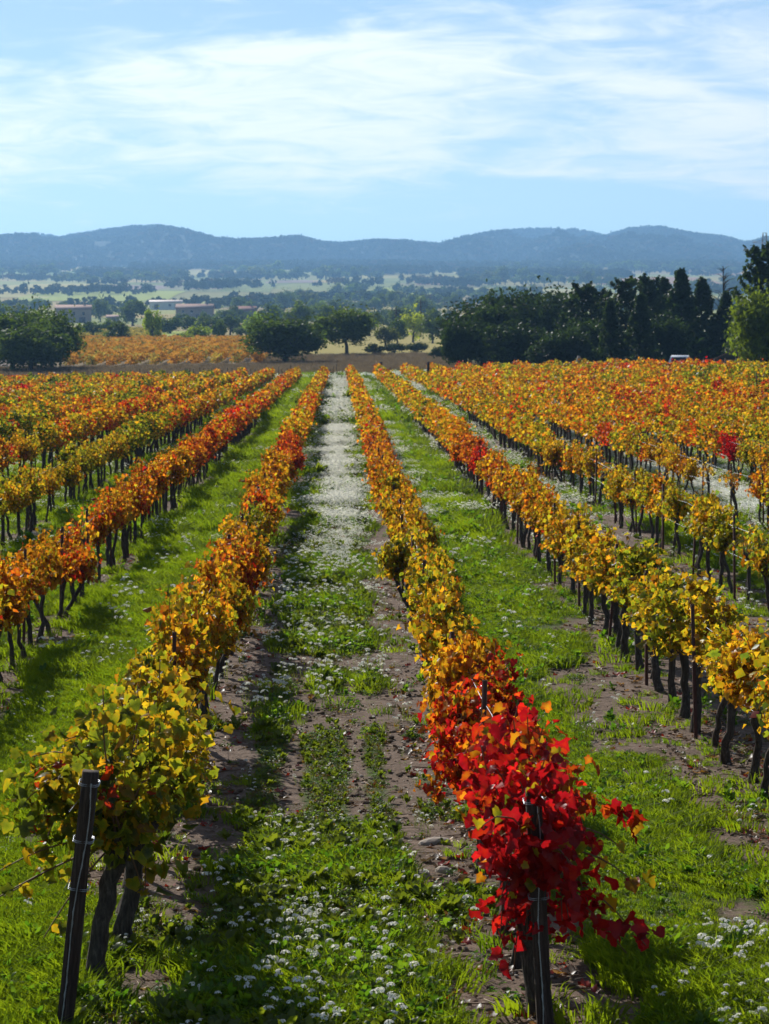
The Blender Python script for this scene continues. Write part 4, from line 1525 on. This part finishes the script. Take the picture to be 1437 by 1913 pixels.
for px, d, wp, cc, ln_ in lines[:300]:
    in_line[ln_] = in_line.get(ln_, 0) + 1
    X = px_at(px, d); z0 = gz(X, d)
    W = wp / FPX * d * 1.45
    root = tag(obj('valley_tree', None, None, (X, d, z0), hr.uniform(0, 6.28)), ordinal(in_line[ln_]) + ' from the left, ' + PLACE[ln_], 'tree', 'far valley trees')
    cr = obj('crown', hr.choice(FAR if d > 1900 else SML), root)
    h = W * hr.uniform(.62, 1.0)
    cr.scale = (W / 2, W / 2, h / 2)
    k = hr.uniform(.7, 1.4)
    if hr.random() < .12: cc = (2.2, 1.8, .8)
    cr.color = (cc[0] * k, cc[1] * k, cc[2] * k, 1)
    tk_ = obj('trunk', TRK[0], root); tk_.scale = (W / 2, W / 2, h / 2.2)
print('valley trees', len(lines))

# forest on the hills and woods at their foot: one mass
rg = np.random.default_rng(15)
P = []; n = 22000
y = FOOT_Y + 30 + (RIDGE_Y + 160 - FOOT_Y) * rg.random(n) ** .8
x = rg.uniform(-.165, .20, n) * y
P.append(np.c_[x, y, ground_z(x, y) - 2.0])
for p0, p1, d0, d1, m_ in ((860, 1165, 1950, 2120, 700), (1140, 1437, 2320, 2480, 700), (160, 345, 1990, 2150, 420), (620, 800, 2080, 2200, 320), (-20, 130, 2330, 2470, 320), (340, 700, 2380, 2500, 700), (700, 1100, 2400, 2500, 600)):
    y = D(rg.uniform(d0, d1, m_)); x = (rg.uniform(p0, p1, m_) - HORX) / FPX * y
    P.append(np.c_[x, y, ground_z(x, y) - .8])
m_ = 9000
y = rg.uniform(float(D(1050)), FOOT_Y + 60, m_); x = rg.uniform(-.14, .175, m_) * y
dens = fbm(x / 130, y / 210, 71, 3) + .16 * sstep(y, float(D(2100)), FOOT_Y)
kk = sstep(dens, .60, .70) > rg.random(m_)
P.append(np.c_[x, y, ground_z(x, y) - .8][kk])
P = np.concatenate(P); n = len(P)
fmats = [make_foliage_mat('wood_%s' % nm, b_, t_, .35, 0.0, .45) for nm, b_, t_ in (('a', (.030, .046, .016), (.05, .075, .018)), ('b', (.040, .050, .018), (.06, .08, .02)), ('c', (.024, .040, .018), (.04, .06, .02)), ('d', (.085, .065, .02), (.12, .09, .025)))]
pr = [proto('wood', crown_round(300 + i, 9, 170, .36, fmats[i % 4 if i % 4 != 3 or i == 3 else 0], .8)) for i in range(6)]
scatter('forest', P, rg.uniform(6.0, 12.5, n) * np.interp(P[:, 1], [1400, 3400, 6800], [.42, .66, 1.0]), np.c_[np.zeros((n, 2)), rg.uniform(0, 6.28, n)], rg.choice([0, 1, 2, 4, 5, 0, 1, 2, 4, 5, 3], n), pr,
        'hazy blue-green forest covering the distant hills', 'forest')

# ------------------------------------------------------------------ fields of the valley
def field(px0, px1, d0, d1, kind, lift=.35):
    nx, ny = 26, 16
    d0, d1 = float(D(d0)), float(D(d1))
    V = []
    for d in np.linspace(d0, d1, ny):
        xs = px_at(np.linspace(px0, px1, nx), (d0 + d1) / 2) * (d / ((d0 + d1) / 2)) ** .3
        V.append(np.c_[xs, np.full(nx, d), ground_z(xs, np.full(nx, d)) + lift])
    ii = np.arange(nx * ny).reshape(ny, nx)
    Q = np.stack([ii[:-1, :-1], ii[:-1, 1:], ii[1:, 1:], ii[1:, :-1]], -1).reshape(-1, 4)
    tag(obj('field', new_mesh('field', np.concatenate(V), Q, [FM[kind]], True)), kind='structure')


def field_mat(name, a, b, stripe=None):
    m = mat(name); g = G(m)
    tc = g.n('ShaderNodeTexCoord').outputs['Object']
    n = g.noise(tc, .06, 6, .65)
    c = g.mix(n, a, b)
    if stripe:
        wv = g.n('ShaderNodeTexWave'); wv.inputs['Scale'].default_value = stripe[0]; wv.inputs['Distortion'].default_value = .4
        mp = g.n('ShaderNodeMapping'); mp.inputs['Rotation'].default_value = (0, 0, R(stripe[1])); g.set(mp.inputs[0], tc); g.set(wv.inputs[0], mp.outputs[0])
        c = g.mix(g.range(wv.outputs['Fac'], .35, .65), c, stripe[2])
    g.out(g.principled(c, .95, None, .1))
    return m


def mass_mat(name, a, b):
    m = mat(name); g = G(m)
    tc = g.n('ShaderNodeTexCoord').outputs['Object']
    c = g.mix(g.noise(tc, 2.0, 3, .6), a, b)
    g.out(g.leafy(c, g.mix(1.0, c, (1.5, 1.5, 1.3), 'MULTIPLY'), .5, 0))
    return m


FM = {'green': field_mat('green_field', (.12, .19, .03), (.17, .22, .04)), 'pale': field_mat('pale_field', (.30, .28, .09), (.38, .33, .11)),
      'rows': field_mat('striped_vineyard', (.22, .27, .05), (.29, .30, .06), (.075, 12, (.06, .10, .03))), 'brown': field_mat('brown_field', (.26, .14, .07), (.32, .18, .09)),
      'gold': field_mat('golden_field', (.42, .30, .05), (.48, .35, .07), (.07, -8, (.20, .17, .05))), 'mauve': field_mat('ploughed_field', (.20, .15, .13), (.24, .18, .15)),
      'lime': field_mat('lime_field', (.24, .30, .03), (.30, .33, .045)), 'under': field_mat('vineyard_soil', (.14, .10, .05), (.17, .13, .06))}
for f_ in [(120, 500, 297, 500, 'under', .02), (120, 330, 540, 700, 'lime'), (0, 150, 1350, 1700, 'pale'), (60, 330, 1300, 1500, 'lime'), (180, 420, 1520, 1640, 'mauve'), (330, 520, 1500, 1900, 'rows'), (430, 560, 1150, 1420, 'rows'),
           (585, 640, 1720, 1860, 'gold'), (500, 600, 1720, 1850, 'mauve'), (770, 870, 1700, 1950, 'brown'), (700, 900, 1480, 1600, 'lime'), (690, 860, 2200, 2300, 'pale'), (1080, 1300, 1800, 2100, 'brown'),
           (1290, 1437, 2180, 2300, 'brown'), (1310, 1437, 1560, 1680, 'green'), (900, 1100, 1420, 1640, 'pale'), (0, 160, 2050, 2250, 'green'), (470, 720, 1300, 1420, 'green'), (330, 480, 2150, 2300, 'pale')]:
    field(*f_)

# the orange vineyard across the meadow
VM = [mass_mat('orange_leaf_mass', (.34, .15, .02), (.40, .20, .03)), mass_mat('yellow_leaf_mass', (.32, .24, .04), (.36, .27, .05)), mass_mat('olive_leaf_mass', (.13, .13, .03), (.19, .17, .04))]
vp = []
for i in range(6):
    rr = np.random.default_rng(330 + i)
    Pq = np.c_[rr.normal(0, .28, 60), rr.uniform(-.6, .6, 60), rr.uniform(.45, 1.45, 60)]
    nn = rr.normal(0, 1, (60, 3)) + (0, 0, .4); nn /= np.linalg.norm(nn, axis=1)[:, None]
    V, Q = quads(Pq, nn, rr.uniform(.22, .42, 60), rr)
    vp.append(proto('vp', new_mesh('clump', V, Q, [VM[[0, 0, 1, 0, 2, 1][i]]])))
P = []; K = []
rr = np.random.default_rng(34)
for X in np.arange(-60, 0, 2.4):
    for yv in np.arange(298, 500, 1.15):
        pxv = HORX + X / yv * FPX
        if 118 < pxv < 500 and rr.random() < .95:
            P.append((X + rr.normal(0, .08), yv + rr.normal(0, .1))); K.append(rr.choice([0, 1, 3, 0, 3, 2, 4]))
for X in np.arange(-80, 0, 2.4):
    for yv in np.arange(545, 690, 1.6):
        pxv = HORX + X / yv * FPX
        if 125 < pxv < 300 and rr.random() < .9:
            P.append((X, yv)); K.append(rr.choice([2, 5, 4, 4, 5]))
P = np.array(P)
scatter('distant_vineyard_foliage', np.c_[P, ground_z(P[:, 0], P[:, 1])], rr.uniform(.8, 1.2, len(P)), np.c_[np.zeros((len(P), 2)), rr.choice([0, math.pi], len(P))], K, vp,
        'orange and olive vineyard blocks beyond the meadow', 'vineyard')

# ------------------------------------------------------------------ houses
WALLM = {'pink': plain('rose_render', (.40, .30, .25), .9, .2, .8, .2), 'white': plain('white_render', (.66, .64, .60), .9, .1, .8, .1), 'tan': plain('tan_stone', (.26, .20, .16), .9, .3, 1.5, .3), 'dark': plain('slate_render', (.15, .13, .14), .9, .2, 1, .2)}
ROOFM = {'tile': plain('rose_tile', (.30, .19, .15), .9, .25, 1.2, .4), 'pale': plain('pale_sheet_roof', (.50, .42, .37), .7, .12, .7, .1), 'brown': plain('brown_tile', (.22, .13, .10), .9, .25, 1.2, .4), 'red': plain('dark_red_tile', (.17, .075, .06), .9, .25, 1.2, .4)}
GLASS = plain('dark_window', (.03, .035, .045), .2, .1, 1, 0, .5)
SHUT = plain('wood_door', (.10, .07, .05), .8, .2, 2, .1)


def house(px, base_y, d, W, DP, H, RH, wall, roof, label, wins, rz=0.0, name='farmhouse', eave=.4):
    k = float(D(d)) / d; d = d * k
    X = px_at(px, d); z0 = gz(X, d)
    root = thing(name, (X, d, z0), label, 'building', None, rz)
    root.scale = (k * .82, k * .82, k * .74)
    b = MB()
    V = [(-W / 2, -DP / 2, -1.5), (W / 2, -DP / 2, -1.5), (W / 2, DP / 2, -1.5), (-W / 2, DP / 2, -1.5), (-W / 2, -DP / 2, H), (W / 2, -DP / 2, H), (W / 2, DP / 2, H), (-W / 2, DP / 2, H), (-W / 2, 0, H + RH), (W / 2, 0, H + RH)]
    b.add(V, [[4, 7, 8], [5, 9, 6]], [[0, 1, 5, 4], [1, 2, 6, 5], [2, 3, 7, 6], [3, 0, 4, 7]])
    obj('wall', b.mesh('wall', WALLM[wall]), root)
    b = MB(); e = eave; th = .18; sl = RH / (DP / 2)
    for sy in (-1, 1):
        lo = (sy * (DP / 2 + e), H - e * sl + .03); hi = (0, H + RH + .03)
        V = [(sx * (W / 2 + e), yy, zz + dz) for dz in (0, th) for yy, zz in (lo, hi) for sx in (-1, 1)]
        b.add(V, Q=[[0, 1, 3, 2], [4, 6, 7, 5], [0, 4, 5, 1], [2, 3, 7, 6], [0, 2, 6, 4], [1, 5, 7, 3]])
    rf = obj('roof', b.mesh('roof', ROOFM[roof]), root)
    if name == 'farmhouse':
        b = MB(); b.box((W * .3, .8, H + RH + .3), (.7, .7, 1.4)); obj('chimney', b.mesh('chimney', WALLM[wall]), rf)
    for (wx, wz, ww, wh, kind) in wins:
        b = MB(); b.box((wx, -DP / 2 - .01, wz), (ww, .10, wh))
        p = obj(kind, b.mesh(kind, GLASS if kind == 'window' else SHUT), root)
        b = MB(); b.box((wx, -DP / 2 - .04, wz - wh / 2 - .08), (ww + .2, .16, .12)); obj('sill' if kind == 'window' else 'step', b.mesh('sill', WALLM['white' if wall != 'white' else 'tan']), p)
    return root


house(140, 604, 880, 14.5, 9, 6.2, 1.9, 'pink', 'tile', 'pink farmhouse with rose tiled roof behind the big oaks', [(-4, 4.2, 1, 1.4, 'window'), (0, 4.2, 1, 1.4, 'window'), (4, 4.2, 1, 1.4, 'window'), (-2.5, 1.2, 1.4, 2.4, 'door'), (3.5, 1.3, 2.6, 2.6, 'door')], R(8))
house(312, 580, 1120, 17, 9, 4.2, 1.3, 'white', 'pale', 'long white barn with a pale low roof in the valley', [(-5, 1.8, 2.4, 2.6, 'door'), (2, 2.6, 1.4, 1.2, 'window'), (5.5, 2.6, 1.4, 1.2, 'window')], R(4), 'barn')
house(366, 600, 960, 16.5, 9, 5.0, 2.1, 'tan', 'brown', 'long stone house with brown tiled roof below the white barn', [(-5, 3.4, 1, 1.3, 'window'), (-1, 3.4, 1, 1.3, 'window'), (4, 3.4, 1, 1.3, 'window'), (1.5, 1.1, 1.2, 2.2, 'door')], R(-3))
house(456, 600, 900, 10.5, 8, 5.4, 2.0, 'dark', 'red', 'dark house with a red-brown roof behind the broad low oak', [(-3, 3.5, .9, 1.3, 'window'), (2, 3.5, .9, 1.3, 'window'), (0, 1.1, 1.2, 2.2, 'door')], R(6))
house(214, 600, 870, 5.2, 5, 2.6, 1.0, 'tan', 'tile', 'small low stone outbuilding right of the pink farmhouse', [(0, 1.2, 1.4, 2, 'door')], R(5), 'outbuilding')
house(1398, 680, 205, 4.6, 6, 1.5, 1.6, 'tan', 'brown', 'small shed with a sloping roof under the yellow-green tree', [(-.6, .8, .9, 1.4, 'door')], R(80), 'shed', .25)

# ------------------------------------------------------------------ poles, pylon, car, stump
def utility_pole(px, d, h, label):
    X = px_at(px, d)
    root = thing('utility_pole', (X, d, gz(X, d)), label, 'utility pole', 'utility poles')
    b = MB(); b.tube([(0, 0, -.3), (0, 0, h * .5), (0, 0, h)], [.20, .17, .13], 8); obj('shaft', b.mesh('shaft', M['oldpost']), root)
    b = MB(); b.box((0, -.14, h - .7), (2.0, .12, .14)); obj('crossarm', b.mesh('crossarm', M['oldpost']), root)
    for s in (-.85, 0.0, .85):
        b = MB(); b.tube([(s, -.14, h - .63), (s, -.14, h - .5), (s, -.14, h - .34)], [.05, .09, .05], 7); obj('insulator', b.mesh('insulator', GLASS), root)


utility_pole(786, 600, 8.8, 'dark utility pole rising above the yellow autumn tree')
utility_pole(740, 560, 7.0, 'dark utility pole left of the yellow autumn tree')

X = px_at(1427, 860); Z = gz(X, 860)
root = thing('lattice_pylon', (X, 860, Z), 'grey lattice pylon rising behind the cedar-like conifer', 'pylon')
b = MB(); hgt = (HORY - 436) / FPX * 860 + CAM_Z - Z
lv = np.linspace(0, hgt, 11)
wd = np.interp(lv, [0, hgt * .6, hgt], [2.6, 1.2, .55])
cn = [(-1, -1), (1, -1), (1, 1), (-1, 1)]
for i in range(10):
    for j in range(4):
        a0 = np.array([cn[j][0] * wd[i], cn[j][1] * wd[i], lv[i]]); a1 = np.array([cn[j][0] * wd[i + 1], cn[j][1] * wd[i + 1], lv[i + 1]])
        c1 = np.array([cn[(j + 1) % 4][0] * wd[i + 1], cn[(j + 1) % 4][1] * wd[i + 1], lv[i + 1]])
        b.tube([a0, a1], .11, 4); b.tube([a0, c1], .07, 4); b.tube([a1, c1], .07, 4)
STEEL = plain('galvanised_steel', (.16, .18, .20), .6, .15, 2, .1, .4, .4)
tag(obj('mast', b.mesh('mast', STEEL), root), kind='stuff')
for zf in (.74, .90):
    b = MB(); w2 = 5.5 if zf < .8 else 4.0
    for s in (-1, 1):
        b.tube([(0, 0, hgt * zf + .9), (s * w2, 0, hgt * zf)], .09, 4); b.tube([(0, 0, hgt * zf - .3), (s * w2, 0, hgt * zf)], .09, 4)
    tag(obj('crossarm', b.mesh('crossarm', STEEL), root))


def car(px, d, label, rz, group=None):
    X = px_at(px, d)
    root = thing('parked_car', (X, d, gz(X, d)), label, 'car', group, rz)
    paint = plain('white_car_paint', (.74, .75, .77), .3, .04, 2, 0, .5)
    tyre = plain('tyre_rubber', (.02, .02, .02), .8, .2, 8, .1)
    prof = [(-2.0, .35), (-2.05, .75), (-1.95, 1.0), (-1.75, 1.42), (-1.2, 1.56), (.1, 1.54), (.85, 1.05), (1.75, .92), (2.02, .70), (2.0, .35)]
    n = len(prof); b = MB(); V = []
    for yy, k in ((-.82, .94), (-.70, 1.0), (.70, 1.0), (.82, .94)):
        for x, z in prof: V.append((x, yy * (1 if z < 1.1 else .84), .35 + (z - .35) * k if abs(yy) > .8 else z))
    Q = [[s * n + i, s * n + (i + 1) % n, (s + 1) * n + (i + 1) % n, (s + 1) * n + i] for s in range(3) for i in range(n)]
    T = [[0, i, i + 1] for i in range(1, n - 1)] + [[3 * n, 3 * n + i + 1, 3 * n + i] for i in range(1, n - 1)]
    b.add(V, T, Q); obj('body', b.mesh('body', paint, True), root)
    for s in (-1, 1):
        b = MB()
        b.add([(-1.6, s * .80, 1.02), (.55, s * .80, 1.02), (.05, s * .705, 1.46), (-1.35, s * .705, 1.46)], Q=[[0, 1, 2, 3]]); obj('side_window', b.mesh('side_window', GLASS), root)
        for x in (-1.25, 1.25):
            b = MB(); a = np.linspace(0, 2 * np.pi, 15)[:-1]
            V = np.concatenate([np.c_[x + np.cos(a) * .31, np.full(14, s * yy), .31 + np.sin(a) * .31] for yy in (.66, .86)])
            b.add(V, [[0, j, j + 1] for j in range(1, 13)] + [[14, 14 + j, 15 + j] for j in range(1, 13)], [[j, (j + 1) % 14, 14 + (j + 1) % 14, 14 + j] for j in range(14)])
            wl = obj('wheel', b.mesh('wheel', tyre), root)
            b = MB(); a = np.linspace(0, 2 * np.pi, 11)[:-1]
            b.add(np.c_[x + np.cos(a) * .18, np.full(10, s * .865), .31 + np.sin(a) * .18], [[0, j, j + 1] for j in range(1, 9)]); obj('rim', b.mesh('rim', STEEL), wl)
    b = MB(); b.add([(-1.93, -.6, 1.05), (-1.93, .6, 1.05), (-1.78, .55, 1.40), (-1.78, -.55, 1.40)], Q=[[0, 1, 2, 3]]); obj('rear_window', b.mesh('rear_window', GLASS), root)
    for s in (-1, 1):
        b = MB(); b.box((2.0, s * .6, .72), (.08, .28, .14)); obj('headlight', b.mesh('headlight', STEEL), root)


car(1272, 203, 'white car parked in the shade below the tallest conifer', R(78))
b = MB(); b.tube([(0, 0, -.1), (.05, 0, .6), (-.05, 0, 1.2), (0, 0, 1.75)], [.22, .19, .22, .12], 9, .12, True, np.random.default_rng(8))
X = px_at(1082, 205)
tag(obj('tree_stump', b.mesh('tree_stump', plain('bleached_wood', (.30, .25, .20), .9, .3, 4, .5)), None, (X, 205, gz(X, 205))), 'tall pale bleached stump in front of the dark conifers', 'tree stump')

# ------------------------------------------------------------------ haze
gm = bpy.data.objects['ground'].data
co = np.empty(len(gm.vertices) * 3, np.float32); gm.vertices.foreach_get('co', co); co = co.reshape(-1, 3)
lo = co.min(0); hi = co.max(0)
b = MB()
bot, top = float(lo[2]) - 1.2, float(hi[2]) + 16
b.box((0, (float(hi[1]) - 40) / 2 + 10, (bot + top) / 2), (float(hi[0] - lo[0]) + 60, float(hi[1]) + 90, top - bot))
hm = mat('valley_haze'); g = G(hm)
pv = g.n('ShaderNodeVolumePrincipled')
pv.inputs['Color'].default_value = (.31, .60, 1.0, 1)
pv.inputs['Density'].default_value = 1.2e-4
pv.inputs['Anisotropy'].default_value = .35
o_ = g.n('ShaderNodeOutputMaterial')
hm.node_tree.links.new(pv.outputs[0], o_.inputs['Volume'])
tag(obj('haze', b.mesh('haze', hm)), 'thin blue haze filling the whole valley', 'haze', None, 'stuff')
